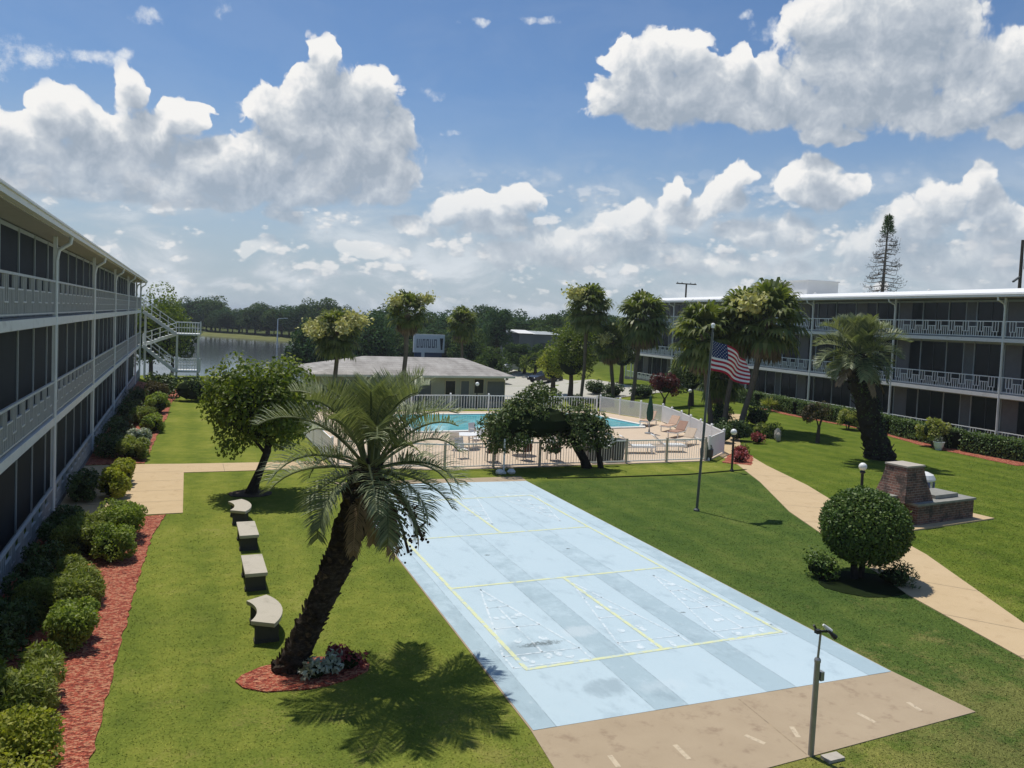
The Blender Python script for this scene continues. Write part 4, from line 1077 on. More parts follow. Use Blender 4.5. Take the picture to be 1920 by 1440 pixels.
# small leaning tree on the left lawn
T = thing('lawn_tree', 'small round crowned leafy tree with leaning trunk on the left lawn behind the benches', 'tree', (2.4, 29, 0))
limb_tree(T, [(-.1,0,-.1),(.05,0,.4),(.25,.05,.95),(.45,.1,1.5),(.5,.15,2.2)], [(.7,(-.6,.3,2.5),.07),(.75,(1.1,-.2,2.6),.07),(.85,(.3,.9,3.1),.06),(.95,(.2,-.8,3.2),.06)], [.24,.17,.14,.13,.09], 'bark_dark', 3)
crown(T, (.2,0,3.15), (1.95,1.75,1.85), 15000, .15, .085, 'leaf_tree', 61, 75, .34, hang=.35, core=.6, bottom=-.85)
# spreading oak in front of the pool
T = thing('spreading_oak', 'low spreading dark oak with forked leaning trunk at the front pool fence', 'tree', (17.0, 31.1, 0))
limb_tree(T, [(.1,0,-.1),(-.1,0,.4),(-.45,.1,.95),(-.8,.15,1.5),(-1.3,.2,2.0)], [(.6,(-2.6,.2,2.2),.09),(.8,(-1.2,-.5,2.7),.08),(.9,(-2.6,-.5,2.6),.06),(.5,(.3,.3,2.0),.09)], [.26,.20,.18,.16,.10], 'bark_dark', 4)
mb = MB(); mb.tube([(.75,-.15,-.1),(.62,-.1,.6),(.55,-.1,1.2),(.3,0,1.9)], [.15,.12,.11,.07], 8); mb.build('trunk', 'bark_dark', T)
rg = np.random.default_rng(77); mb = MB()
cs, rad = [], []
for (cx, cy, cz, rx, rz, nn) in ((-3.6,.3,2.05,1.55,1.05,15),(-2.2,.3,2.55,1.7,1.1,18),(-.6,.2,2.15,1.6,.85,15),(.40,.1,1.70,.95,.75,12),(-4.4,.2,1.75,.8,.7,7),(-2.6,.3,1.45,1.9,.75,14),(-1.0,-.1,1.4,1.3,.6,10),(-3.9,.2,1.35,1.1,.6,8)):
    c, q = lumps((cx,cy,cz), (rx, rx*.95, rz), nn, .42, rg, .85, -.6); cs.append(c); rad.append(q)
leaf_cloud(mb, np.vstack(cs), np.concatenate(rad), 14000, .14, .08, rg); mb.ball((-2.6,.3,2.1), (1.9,1.2,.7), 10, 7, 1); mb.ball((-.3,.2,2.0), (1.2,.9,.5), 10, 7, 1); mb.build('crown', ['leaf_oak', 'core_dark'], T)
# clipped ball tree by the walk
T = thing('topiary_tree', 'clipped dark green ball tree on short twin stems beside the concrete walk', 'tree', (16.88, 15.4, 0))
limb_tree(T, [(-.05,0,-.1),(-.1,0,.35),(-.15,0,.8)], [], [.11,.09,.08], 'bark_dark', 6)
mb = MB(); mb.tube([(.2,.05,-.1),(.26,.05,.4),(.25,0,.85)], [.09,.075,.06], 7); mb.build('trunk', 'bark_dark', T)
rg = np.random.default_rng(8); mb = MB(); mb.ball((.33,.1,1.36), (.98,.98,.88), 18, 12, 1)
clipped(mb, (.33,.1,1.38), (1.12,1.12,1.0), 14000, .085, .048, rg, .035, -.92); clipped(mb, (.33,.1,1.38), (1.04,1.04,.93), 5000, .085, .048, rg, .03, -.95); mb.build('crown', ['leaf_topiary', 'core_dark'], T)

def bush(name, label, cat, loc, r, n, L, W, mat, seed, group=None, nl=14, lr=.45, cz=None, rz=0.0, boxy=False):
    rg = np.random.default_rng(seed); me = bush_mesh(r, n, L, W, [mat, 'core_dark'], rg, nl, lr, cz, boxy)
    o = link(name, me); o.location = loc; o.rotation_euler = (0, 0, rz); return tag(o, label, cat, group)
# shrubs under the ball tree
bush('shrub', 'low rounded shrub under the left side of the clipped ball tree', 'shrub', (15.98, 15.75, 0), (.55,.5,.36), 900, .09, .05, 'leaf_topiary', 12)
bush('shrub', 'dark spiky ground shrub spilling onto the walk right of the ball tree', 'shrub', (17.55, 14.75, 0), (.62,.5,.26), 900, .13, .03, 'leaf_dark', 13)
# bed along the left wing, sunlit row
ROW = [
 ((-2.0,11.5), (.86,1.0,.58), 'leaf_yellow', 'yellow green round bush nearest the viewer in the left mulch bed'),
 ((-2.35,13.9), (.80,1.2,.52), 'leaf_fern', 'soft feathery fern bush behind the nearest yellow bush in the left bed'),
 ((-1.66,16.75), (.56,.56,.50), 'leaf_bush', 'glossy round bush jutting into the red mulch beyond the fern bush'),
 ((-2.15,18.8), (.66,1.25,.50), 'leaf_fern', 'feathery green fern bush between two glossy round bushes in the left bed'),
 ((-1.42,22.1), (.58,.56,.52), 'leaf_bush', 'glossy dark round bush with white flecks, front one of the pair near the walkway'),
 ((-1.35,24.0), (.72,.72,.62), 'leaf_bush', 'larger glossy bush just before the concrete walkway pad'),
 ((-2.15,22.9), (.6,1.0,.5), 'leaf_fern', 'small pale bush behind the glossy pair at the walkway'),
 ((-2.02,29.2), (.52,.9,.62), 'leaf_yellow', 'clipped yellow green hedge bush beside the concrete walkway pad'),
 ((-1.95,31.4), (.50,1.0,.52), 'leaf_yellow', 'second clipped yellow green bush at the far end of the walkway pad'),
 ((-1.9,36.8), (.55,1.4,.5), 'leaf_fern', 'pale feathery bush just past the cross path in the left bed'),
 ((-1.75,39.8), (.55,1.3,.5), 'leaf_white', 'greyish green bush midway along the far left bed'),
 ((-1.35,44.2), (.68,.7,.58), 'leaf_bush', 'round green bush at the bend of the far left bed'),
 ((-1.9,47.5), (.6,1.4,.55), 'leaf_fern', 'feathery bush before the brown bush in the far left bed'),
 ((-1.4,52.0), (.8,1.2,.7), 'leaf_bush', 'wide green bush near the foot of the far stairs'),
 ((-1.6,57.5), (.9,1.2,.9), 'leaf_bronze', 'brownish bush near the foot of the far stairs'),
]
for i, ((x, y), r, mat, lab) in enumerate(ROW):
    near = y < 26; x -= .20 if near else .05; r = (r[0]*(1.15 if mat == 'leaf_fern' else .98), r[1]*1.12, r[2]*.86); n = int((8200 if near else 3000)*r[0]*r[1]/.5)+600
    L = (.072 if mat != 'leaf_fern' else .13)*(1 if near else 1.5); W = L*(.55 if mat != 'leaf_fern' else .22)
    bush('bed_bush', lab, 'bush', (x, y, 0), r, n, L, W, mat, 100+i, 'bushes in the left mulch bed', nl=30 if near else 16, lr=.34, boxy=True)
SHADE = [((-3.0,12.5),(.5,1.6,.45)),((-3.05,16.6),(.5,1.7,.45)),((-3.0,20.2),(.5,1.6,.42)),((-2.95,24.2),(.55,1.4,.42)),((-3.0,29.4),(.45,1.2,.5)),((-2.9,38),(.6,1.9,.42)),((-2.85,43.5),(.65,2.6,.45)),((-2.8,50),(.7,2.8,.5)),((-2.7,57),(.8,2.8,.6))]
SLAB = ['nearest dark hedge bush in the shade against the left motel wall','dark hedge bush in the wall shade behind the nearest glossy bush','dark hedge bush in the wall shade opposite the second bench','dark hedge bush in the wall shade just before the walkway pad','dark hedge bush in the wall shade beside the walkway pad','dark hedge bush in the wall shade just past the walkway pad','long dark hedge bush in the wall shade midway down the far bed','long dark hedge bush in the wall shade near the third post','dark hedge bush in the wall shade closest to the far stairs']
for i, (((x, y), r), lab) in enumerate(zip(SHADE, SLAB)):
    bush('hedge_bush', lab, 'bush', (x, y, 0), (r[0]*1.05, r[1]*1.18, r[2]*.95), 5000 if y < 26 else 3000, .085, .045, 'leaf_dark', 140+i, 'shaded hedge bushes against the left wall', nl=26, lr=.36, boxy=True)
# plants at the jelly palm's foot
for i, (x, y, r, mat, lab) in enumerate(((2.28,13.92,(.30,.24,.16),'leaf_white','white edged leafy plant at the foot of the leaning jelly palm'),(2.62,14.05,(.26,.24,.17),'leaf_white','pale leafy plant in the middle of the palm mulch ring'),(2.95,14.12,(.34,.28,.19),'flower_red','dark red leafed plant at the right end of the palm mulch ring'),(2.75,14.42,(.30,.22,.16),'flower_red','small red plant behind the pale ones in the palm mulch ring'))):
    bush('bedding_plant', lab, 'plant', (x, y, 0), r, 360, .10, .05, mat, 160+i, 'bedding plants around the jelly palm', nl=9)
# hedge and shrubs along the right wing
HR = [((43.0,25.0),(42.75,31.6)),((42.9,32.2),(44.1,37.6)),((44.2,38.2),(45.0,42.2)),((45.1,42.8),(45.35,47.6)),((45.5,48.2),(46.4,53.0)),((46.6,54),(47.8,63))]
HL = ['nearest long clipped hedge segment at the right edge of the lawn','clipped hedge segment behind the variegated shrub with white pot','clipped hedge segment just behind the leaning jelly palm trunk','short clipped hedge segment behind the small bronze tree','clipped hedge segment next to the screen door post','far clipped hedge segment near the red leafed tree']
for i, ((a, b), lab) in enumerate(zip(HR, HL)):
    a, b = Vector(a), Vector(b); L = (b-a).length; mid = (a+b)/2; rg = np.random.default_rng(180+i); mb = MB()
    mb.box(-.48, -L/2, .02, .48, L/2, 1.0, 1); n = int(L*620)
    face = rg.integers(0, 3, n); u = rg.random(n)*L-L/2; v = rg.random(n)
    P = np.where((face == 0)[:, None], np.stack([v*1.2-.6, u, np.full(n, 1.12)], 1), np.where((face == 1)[:, None], np.stack([np.full(n, -.58), u, v*1.1], 1), np.stack([np.full(n, .58), u, v*1.1], 1)))
    P += rg.normal(size=(n, 3))*.045
    nr = np.where((face == 0)[:, None], [[0, 0, 1.]], np.where((face == 1)[:, None], [[-1., 0, .3]], [[1., 0, .3]])) + rg.normal(size=(n, 3))*.5
    nr = unit(nr); ax = unit(np.cross(nr, rand_unit(n, rg))); mb.cards(P, ax, np.cross(ax, nr), np.full(n, .14), np.full(n, .08))
    o = mb.build('clipped_hedge', ['leaf_topiary', 'core_dark']); o.location = (mid.x, mid.y, 0); o.rotation_euler = (0, 0, math.atan2(-(b-a).x, (b-a).y))
    tag(o, lab, 'hedge', 'clipped hedge along the right wing')
def spray_shrub(name, label, cat, loc, r, h, n, mat, seed, Lf=.55, W=.07, stem=True):
    rg = np.random.default_rng(seed); T = thing(name, label, cat, loc); mb = MB()
    if stem:
        for k in range(7):
            a = rg.random()*6.28; mb.tube([(.05*math.cos(a), .05*math.sin(a), -.05), (.3*r*math.cos(a), .3*r*math.sin(a), h*.5), (.55*r*math.cos(a), .55*r*math.sin(a), h*.85)], [.035,.028,.015], 5)
        mb.build('stems', 'bark', T)
    mb = MB(); d = rand_unit(n, rg); d[:, 2] = np.abs(d[:, 2])*.9+.05; d = unit(d)
    P = np.array([0, 0, h*.5]) + d*np.array([r*.55, r*.55, h*.3])*rg.random((n, 1)); ax = unit(d+np.array([0, 0, -.15])+rg.normal(size=(n, 3))*.25)
    sd = unit(np.cross(ax, rand_unit(n, rg))); mb.cards(P, ax, sd, Lf*(.6+.7*rg.random(n)), np.full(n, W)); mb.build('leaves', mat, T)
    return T
def round_shrub(label, loc, r, h, seed):
    rg = np.random.default_rng(seed); T = thing('variegated_shrub', label, 'shrub', loc); mb = MB()
    for k in range(5):
        a = rg.random()*6.28; mb.tube([(.05*math.cos(a), .05*math.sin(a), -.05), (.25*r*math.cos(a), .25*r*math.sin(a), h*.5)], [.035,.02], 5)
    mb.build('stems', 'bark', T); mb = MB(); mb.ball((0,0,h-r*.85), (r*.6, r*.6, r*.5), 10, 7, 1)
    cs, rad = lumps((0,0,h-r*.85), (r, r, r*.85), 22, r*.30, rg, .85, -.6); leaf_cloud(mb, cs, rad, 2200, .17, .075, rg); mb.build('leaves', ['leaf_variegated', 'core_dark'], T)
round_shrub('rounded yellow variegated shrub over the hedge beside a white pot', (41.7, 33.0, 0), .95, 1.85, 201)
round_shrub('smaller rounded yellow variegated shrub left of the leaning jelly palm trunk', (42.6, 40.4, 0), .85, 1.5, 202)
spray_shrub('variegated_shrub', 'yellowish leafy shrub by the door post of the right wing', 'shrub', (44.5, 50.5, 0), .9, 1.0, 260, 'leaf_variegated', 203, .5, .09)
T = thing('bronze_tree', 'small dark bronze leafed tree standing alone on the right lawn', 'tree', (35.3, 35.7, 0))
limb_tree(T, [(0,0,-.1),(0,0,.5),(.05,0,.95)], [(.9,(-.45,.2,1.7),.05),(.9,(.5,0,1.75),.05),(.9,(0,-.4,1.9),.05)], [.14,.11,.09], 'bark', 7)
crown(T, (.02,0,1.75), (.92,.9,.85), 1500, .15, .07, 'leaf_bronze', 205, 16, .4, core=.35)
T = thing('red_leaf_tree', 'dark red leafed small tree behind the right corner of the pool fence', 'tree', (34.7, 51.2, 0))
limb_tree(T, [(0,0,-.1),(0,0,.5),(.05,0,1.0)], [(.9,(-.7,.2,1.8),.06),(.9,(.7,0,1.8),.06)], [.16,.12,.10], 'bark', 8)
crown(T, (.05,0,2.0), (1.35,1.3,1.0), 1700, .2, .11, 'leaf_red', 206, 18, .38, core=.5)
for i, (px, py, r, mat, lab) in enumerate(((1032,747,(1.5,1.0,.75),'leaf_bush','wide clipped green bush just beyond the pool fence behind the oak'),(1078,748,(.8,.7,.55),'leaf_dark','small dark bush beyond the pool fence right of the wide clipped bush'),(1132,756,(.85,.7,.6),'leaf_dark','round dark bush beyond the pool fence under the tall palms'),(1118,728,(1.3,1.0,.8),'leaf_dark','dark bush at the near corner of the far motel end'),(1150,733,(1.2,1.0,.75),'leaf_dark','dark bush against the far motel end wall'),(1205,738,(1.6,1.0,.7),'leaf_dark','dark bush below the lowest gallery at the far motel end'))):
    p = G(px, py); bush('garden_bush', lab, 'bush', (p.x, p.y, zg(p.x, p.y)), r, 1200, .18, .10, mat, 210+i)
# clipped dark blocks and low plants around the palm group by the walk
for i, (x, y, r, lab, mat) in enumerate(((36.6,42.6,(1.05,1.0,.8),'square clipped dark hedge block right of the palm group','leaf_dark'),(34.3,43.6,(.8,.8,.7),'dark hedge block behind the palm trunks','leaf_dark'),(31.6,39.6,(.7,.7,.45),'dark low shrub in the shade left of the palm trunks','leaf_dark'),(33.6,38.3,(1.0,.8,.4),'low green shrub in front of the square hedge block','leaf_fern'),(28.9,36.6,(.9,.6,.6),'dark shrub in the shade beside the walk behind the near lamp','leaf_dark'),(30.5,37.2,(.9,.7,.7),'taller dark shrub in the shade right of the near lamp','leaf_dark'))):
    bush('garden_bush', lab, 'bush', (x, y, 0), r, 1500, .14, .08, mat, 220+i)
for i, (x, y, r, mat, lab) in enumerate(((25.7,31.1,(.45,.4,.3),'flower_red','reddish bedding plant beside the lamp at the walk corner'),(26.6,32.2,(.45,.4,.3),'flower_red','second reddish bedding plant at the walk corner'),(27.3,32.9,(.4,.4,.28),'leaf_fern','yellow green low plant at the end of the walk corner bed'),(31.0,36.0,(.5,.4,.35),'flower_red','reddish plant under the palm group'))):
    bush('bedding_plant', lab, 'plant', (x, y, 0), r, 420, .14, .07, mat, 230+i, 'bedding plants at the walk corner')
bush('grass_clump', 'straw coloured grassy clump at the right edge of the picture beside the walk', 'plant', (20.9, 11.4, 0), (.55,.8,.3), 1500, .22, .018, 'grass_tall', 240)
# tall things behind the roofs
def norfolk():
    Y = 60; b = AY(1652, 560, Y); t = AY(1666, 415, Y)
    T = thing('norfolk_pine', 'tall nearly bare pine with tufted tip rising behind the right motel roof', 'tree', (b.x, Y, 0)); h = t.z; rg = np.random.default_rng(6)
    mb = MB(); mb.tube([(0,0,-.2),(.05,0,h*.5),(t.x-b.x,0,h)], [.32,.2,.05], 8); tw = []
    for k in range(26):
        z = h-1.6-k*.42; 
        if z < 5: break
        n = 5
        for j in range(n):
            a = rg.random()*6.28; l = (.7+.085*k+.3*rg.random())*(.75 if k > 20 else 1); r0 = Vector(((t.x-b.x)*z/h, 0, z)); d = Vector((math.cos(a), math.sin(a), -.16))
            pts = [r0, r0+d*l*.5, r0+d*l*.8+Vector((0,0,.02)), r0+d*l+Vector((0,0,.22))]; mb.tube(pts, [.045,.035,.028,.012], 4)
            for q in range(5): tw.append((pts[1].lerp(pts[3], q/4+rg.normal()*.03)))
    mb.build('trunk', 'bark_grey', T)
    P = np.array([tuple(p) for p in tw]); P = np.repeat(P, 3, 0)+rg.normal(size=(len(P)*3, 3))*.10; n = len(P); ax = unit(rg.normal(size=(n, 3))*.6+[0, 0, .55])
    mb = MB(); mb.cards(P, ax, unit(np.cross(ax, rand_unit(n, rg))), np.full(n, .34), np.full(n, .05)); mb.build('twigs', 'needle_dead', T)
    n = 700; z = rg.random(n); dr = rand_unit(n, rg); P = np.stack([dr[:, 0]*(.75-.55*z)*rg.random(n)+(t.x-b.x), dr[:, 1]*(.75-.55*z)*rg.random(n), h-1.4+z*1.9], 1)
    ax = unit(dr+[0, 0, .6]); mb = MB(); mb.cards(P, ax, unit(np.cross(ax, rand_unit(n, rg))), np.full(n, .42), np.full(n, .07)); mb.build('crown', 'leaf_dark', T)
norfolk()

# ---- trees beyond the pool house and around the lake: a few crowns, shared
def tree_mesh(seed, mat, n, L, W, spread=1.0):
    rg = np.random.default_rng(seed); mb = MB()
    mb.ball((0, 0, .52), (.33*spread, .33*spread, .32), 9, 6, 1)
    c, r = lumps((0, 0, .56), (.50*spread, .50*spread, .42), 30, .17, rg, .86, -.75); leaf_cloud(mb, c, r, n, L, W, rg); return mb.mesh('crown', [mat, 'core_dark'])
TM = [tree_mesh(301+i, ['leaf_far', 'leaf_far_olive'][i % 2], 6500, .042, .030, 1.0+.12*(i % 3)) for i in range(5)]
mb = MB(); mb.tube([(0,0,-.05),(.01,0,.2),(0,.01,.45)], [.035,.026,.018], 6); TRK = mb.mesh('trunk', 'bark_dark')
def far_tree(label, x, y, h, w, k, rz, group):
    T = thing('broadleaf_tree', label, 'tree', (x, y, zg(x, y)), rz, group); T.scale = (w, w, h)
    link('crown', TM[k % 5], T); link('trunk', TRK, T); return T
rs = random.Random(12)
def far_pt(px, Y): return AY(px, 590, Y).x
k = 0
LINE_BACK = 'trees in the far line beyond the lake'
# beyond the lake, left to right: the skyline rises and falls as in the photograph
SKY = [(265,545,1),(290,540,1),(318,562,0),(345,572,0),(372,553,0),(398,552,0),(428,575,0),(455,580,0),(480,570,0),(505,566,0),(530,572,0),(556,568,0),(580,562,0),(606,560,0),(632,566,0),(655,580,0),(680,586,0),(705,574,0),(730,570,0),(770,580,0),(800,584,0),(830,582,0),(860,578,0),(905,574,0),(940,572,0),(965,588,0),(990,590,0),(1015,592,0),(1040,592,0),(1065,590,0),(1090,592,0)]
for i, (px, py, near) in enumerate(SKY):
    if near: continue
    Y = 276-(px-320)*.18+rs.uniform(-6, 8) if px < 660 else 150+rs.uniform(-10, 10)
    p = AY(px, py, Y); g_ = zg(p.x, Y); h = p.z-g_; w = max(h*1.0, 30/1458*p.length*1.15)
    far_tree('broadleaf tree in the dark far line beyond the lake and pool house', p.x, Y, h*.97, w*rs.uniform(1.0, 1.3), k, rs.uniform(0, 6.28), LINE_BACK); k += 1
for i in range(46):                              # lower growth filling the line's foot
    px = 300+i*16.5+rs.uniform(-6, 6); Y = (274-(px-320)*.17+rs.uniform(-5, 10) if px < 660 else 138+rs.uniform(-12, 12)); x = far_pt(px, Y)
    h = rs.uniform(4.0, 7.5); far_tree('lower bushy tree at the foot of the dark far tree line', x, Y, h, h*rs.uniform(1.1, 1.6), k, rs.uniform(0, 6.28), 'lower trees at the foot of the far line'); k += 1
for i, (px, py) in enumerate(((1058,578),(1085,580),(1112,584),(1138,586),(1162,588),(1190,590),(1030,590),(1125,592),(1150,594))):
    Y = 128+rs.uniform(-10, 14); p = AY(px, py, Y); h = p.z-zg(p.x, Y)
    far_tree('broadleaf tree in the dark line glimpsed between the tall palms and the motel end', p.x, Y, h*.97, h*rs.uniform(1.0, 1.3), k, rs.uniform(0, 6.28), 'trees in the line behind the tall palms'); k += 1
def near_tree(label, px, top, Y, width_px, mat, seed, L=.34, n=2600, base=None):
    L *= .7; n *= 2
    p = AY(px, top, Y); z0 = zg(p.x, Y); h = p.z-z0; w = width_px/1458*p.length/2
    T = thing('broadleaf_tree', label, 'tree', (p.x, Y, z0))
    limb_tree(T, [(0,0,-.2),(.05,0,h*.2),(0,.1,h*.5)], [(.7,(w*.4,0,h*.6),.1),(.7,(-w*.4,.1,h*.6),.1)], [.3,.22,.14], 'bark', seed)
    crown(T, (0,0,h*.58), (w,w,h*.46), n, L, L*.6, mat, seed, 30, .34, core=.55); return T
near_tree('bright green tree just past the far end of the left motel wing', 285, 540, 96, 120, 'leaf_tree', 401, .42, 3600)
near_tree('dark green tree behind the bright one at the end of the left wing', 325, 570, 112, 80, 'leaf_far_olive', 402, .5)
near_tree('tall dark pine like tree above the middle of the pool house roof', 935, 574, 118, 60, 'leaf_far', 403, .5)
near_tree('rounded dark tree behind the short flowering palm', 700, 590, 104, 110, 'leaf_far', 404, .5)
near_tree('leafy olive tree right of the billboard', 880, 620, 108, 90, 'leaf_far_olive', 405, .5)
near_tree('dense green tree behind the left end of the pool house', 590, 605, 98, 90, 'leaf_far', 406, .5)
near_tree('yellow green tree left of the tall palms by the parking lot', 1075, 606, 67, 95, 'leaf_tree', 407, .3, 3400)
near_tree('small yellow tree beside the dark parked car', 1040, 640, 71, 60, 'leaf_yellow', 408, .3, 1600)
near_tree('dark tree between the tall palms and the motel end', 1170, 610, 75, 70, 'leaf_oak', 409, .32)
near_tree('green tree over the parking lot beyond the pool house', 985, 645, 100, 90, 'leaf_far_olive', 410, .4)
near_tree('small round tree at the edge of the parking lot', 925, 655, 90, 70, 'leaf_far_olive', 411, .4, 1500)
near_tree('leafy tree under the palms beside the motel gallery', 1300, 660, 56, 80, 'leaf_oak', 412, .26)
near_tree('light tree behind the dark car in the parking lot', 1005, 660, 96, 60, 'leaf_tree', 413, .35, 1400)
for i, (px, py, r, lab) in enumerate(((360,752,(1.6,1.2,1.0),'dark hedge bush across the far end of the left lawn'),(395,748,(1.4,1.1,.8),'second dark bush across the far end of the left lawn'),(300,745,(1.3,1.0,.9),'dark bush tucked under the far stairs'))):
    p = G(px, py); bush('garden_bush', lab, 'bush', (p.x, p.y, zg(p.x, p.y)), r, 1300, .2, .11, 'leaf_dark', 420+i)

# ================================================================== THINGS ON THE LAWNS
def bench(label, x, y, rz, curved):
    T = thing('garden_bench', label, 'bench', (x, y, 0), rz, 'concrete benches in a row on the left lawn')
    def slab(z0, z1, w, half, off=0):
        n = 10 if curved else 2; Rr = 1.35; pin, pout = [], []
        for i in range(n+1):
            t = (i/n-.5)*2*half
            if curved:
                a = t/Rr; pin.append((Rr-(Rr-w/2)*math.cos(a)-0, (Rr-w/2)*math.sin(a))); pout.append((Rr-(Rr+w/2)*math.cos(a), (Rr+w/2)*math.sin(a)))
            else: pin.append((w/2, t)); pout.append((-w/2, t))
        return pin+pout[::-1]
    mb = MB(); s = slab(0,0,.50,.74); mb.prism(s, .40, .46); mb.prism([(p[0]*.97+.0, p[1]*.985) for p in s], .375, .40, 0)
    mb.build('seat', 'bench_concrete', T)
    for sg in (-1, 1):
        mb = MB(); yy = sg*.52; xx = (1.35-1.35*math.cos(.52/1.35)) if curved else 0
        mb.box(xx-.225, yy-.08, 0, xx+.225, yy+.08, .375); mb.box(xx-.24, yy-.10, 0, xx+.24, yy+.10, .06, 0); mb.build('leg', 'bench_leg_shaded', T)
bench('curved concrete bench furthest along the left lawn, under the leaning tree', 1.80, 25.4, math.pi, True)
bench('straight concrete bench next to the far curved one, partly behind palm fronds', 1.74, 22.65, 0, False)
bench('straight concrete bench in the middle of the left lawn, third in the row', 1.66, 19.4, 0, False)
bench('curved concrete bench nearest the jelly palm foot', 1.73, 16.35, math.pi, True)

def lamp(label, px, py, z=1.85, base=None, h=1.85):
    p = G(px, py, z) if base is None else Vector(base); zb = z-h
    T = thing('globe_lamp', label, 'lamp', (p.x, p.y, zb), 0, 'white globe lamps on black posts')
    mb = MB(); mb.tube([(0,0,-.1),(0,0,h-.2)], .05, 8); mb.lathe([(.1,0),(.1,.06),(.06,.12),(.045,.2)], 10); mb.lathe([(.05,h-.26),(.11,h-.2),(.08,h-.15)], 10); mb.build('post', 'metal_black', T)
    mb = MB(); mb.ball((0,0,h), .145, 16, 10); mb.build('globe', 'lamp_glass', T, True)
lamp('globe lamp where the walk meets the pool fence', 1376, 810)
lamp('globe lamp behind the clipped ball tree in front of the brick fireplace', 1618, 875)
lamp('globe lamp on the lawn below the red leafed tree', 1294, 733)
lamp('globe lamp in front of the dark pool house window', 895, 720)

# flagpole and flag
fp = G(1306, 958); ft = AY(1337, 612, fp.y)
T = thing('flagpole', 'slim dark flagpole leaning slightly on the lawn right of the court', 'flagpole', fp)
d = ft-fp; mb = MB(); mb.tube([(0,0,-.1), d*.5, d], [.05,.042,.03], 8); mb.lathe([(.11,0),(.11,.05),(.06,.1)], 10); mb.build('pole', 'pole_dark', T)
mb = MB(); mb.ball(d+Vector((0,0,.05)), .075, 10, 7); mb.lathe([(.05,-.06),(.06,-.02),(.03,.01)], 8, d); mb.build('finial', 'lamp_glass', T)
mb = MB(); mb.tube([d*.97+Vector((.05,0,0)), d*.62+Vector((.06,0,0)), d*.16+Vector((.06,0,0))], .006, 4); mb.build('halyard', 'white_resin', T)
def flag():
    hoist = [fp+d*.930, fp+d*.765]                    # top and bottom of the hoist
    T0 = hoist[0]; H = (hoist[0]-hoist[1]).length; Lf = H*1.70
    mats = ['flag_red', 'flag_white', 'flag_blue']; nx, ny = 52, 26; mb = MB()
    def P(u, v):
        # the cloth hangs from the hoist, blowing to the right and sagging, with deep folds
        x = Lf*.80*u; sag = .46*u + .10*u*u
        wav = math.sin(u*8.5+v*2.2)*.15*u**.5 + math.sin(u*16+v*2.5)*.04*u
        return T0 + Vector((x+.02+.10*math.sin(v*3)*u, wav-.12*u, -v*H*(1-.12*u) - sag*H + .09*math.sin(u*6.5-1.2+v)*u**.7))
    vs = [P(i/nx, j/ny) for j in range(ny+1) for i in range(nx+1)]
    vs2 = [v+Vector((0, .006, 0)) for v in vs]
    for j in range(ny):
        for i in range(nx):
            s = j*13//ny; m = 2 if (i < nx*.4 and s < 7) else (0 if s % 2 == 0 else 1)
            a = j*(nx+1)+i; mb.f.append((a, a+1, a+nx+2, a+nx+1)); mb.mi.append(m)
    mb.v = [tuple(v) for v in vs]
    o = mb.build('national_flag', mats, None, True); tag(o, 'red and white striped flag with blue star canton hanging from the flagpole', 'flag')
    # white stars in nine rows, laid a few millimetres proud of the canton
    for side in (-1, 1):
        st = MB()
        for r in range(9):
            for c in range(6 if r % 2 == 0 else 5):
                u = .4*((c+.5)/6 if r % 2 == 0 else (c+1)/6); v = 7/13*(r+.6)/9.2
                c0 = P(u, v); tu = (P(u+.01, v)-c0).normalized(); tv = (P(u, v+.01)-c0).normalized(); nn = tu.cross(tv)*.006*side; q = []
                for k in range(10):
                    a = math.pi/2+k*math.pi/5; rr = .022 if k % 2 == 0 else .009
                    q.append(c0+nn+tu*math.cos(a)*rr-tv*math.sin(a)*rr)
                st.add(q, [tuple(range(10))])
        st.build('stars', 'flag_white', o)
flag()

# floodlight pole at the near end of the court
b = G(1520, 1417); T = thing('floodlight_pole', 'grey metal pole with two small floodlights at the near end of the court', 'lamp post', b)
mb = MB(); mb.tube([(0,0,-.1),(.02,0,1.52)], [.046,.044], 14); mb.lathe([(.044,0),(.052,.02),(.052,.05),(.034,.08)], 12, (.02,0,1.48)); mb.build('post', 'metal_grey', T)
mb = MB(); mb.tube([(.02,0,1.5),(.05,0,1.97)], [.019,.017], 10); mb.build('upper_tube', 'metal_grey', T)
mb = MB(); mb.box(.06,-.05,1.20,.13,.05,1.34); mb.tube([(.03,0,1.27),(.10,0,1.27)], .02, 6); mb.build('switch_box', 'metal_grey', T)
mb = MB(); mb.box(-.05,-.035,1.95,.02,.035,2.01); mb.bar((-.06,0,2.03),(-.10,0,2.09),.03); mb.bar((.0,0,1.98),(.16,-.05,1.98),.03); mb.build('bracket', 'metal_black', T)
for sg, m in ((1, 'white_resin'), (1.0, 'metal_black')):
    mb = MB(); o = Vector((.14, -.02, 2.03)) if m == 'white_resin' else Vector((.19, -.08, 1.95)); dd = Vector((.6, -.2, -.55)).normalized()
    mb.tube([o-dd*.07, o, o+dd*.06, o+dd*.09], [.018,.03,.042,.044], 10); mb.build('floodlight', m, T)
mb = MB(); mb.box(.10,-.28,.0,.42,-.10,.05); mb.build('foot_block', 'stone', T)
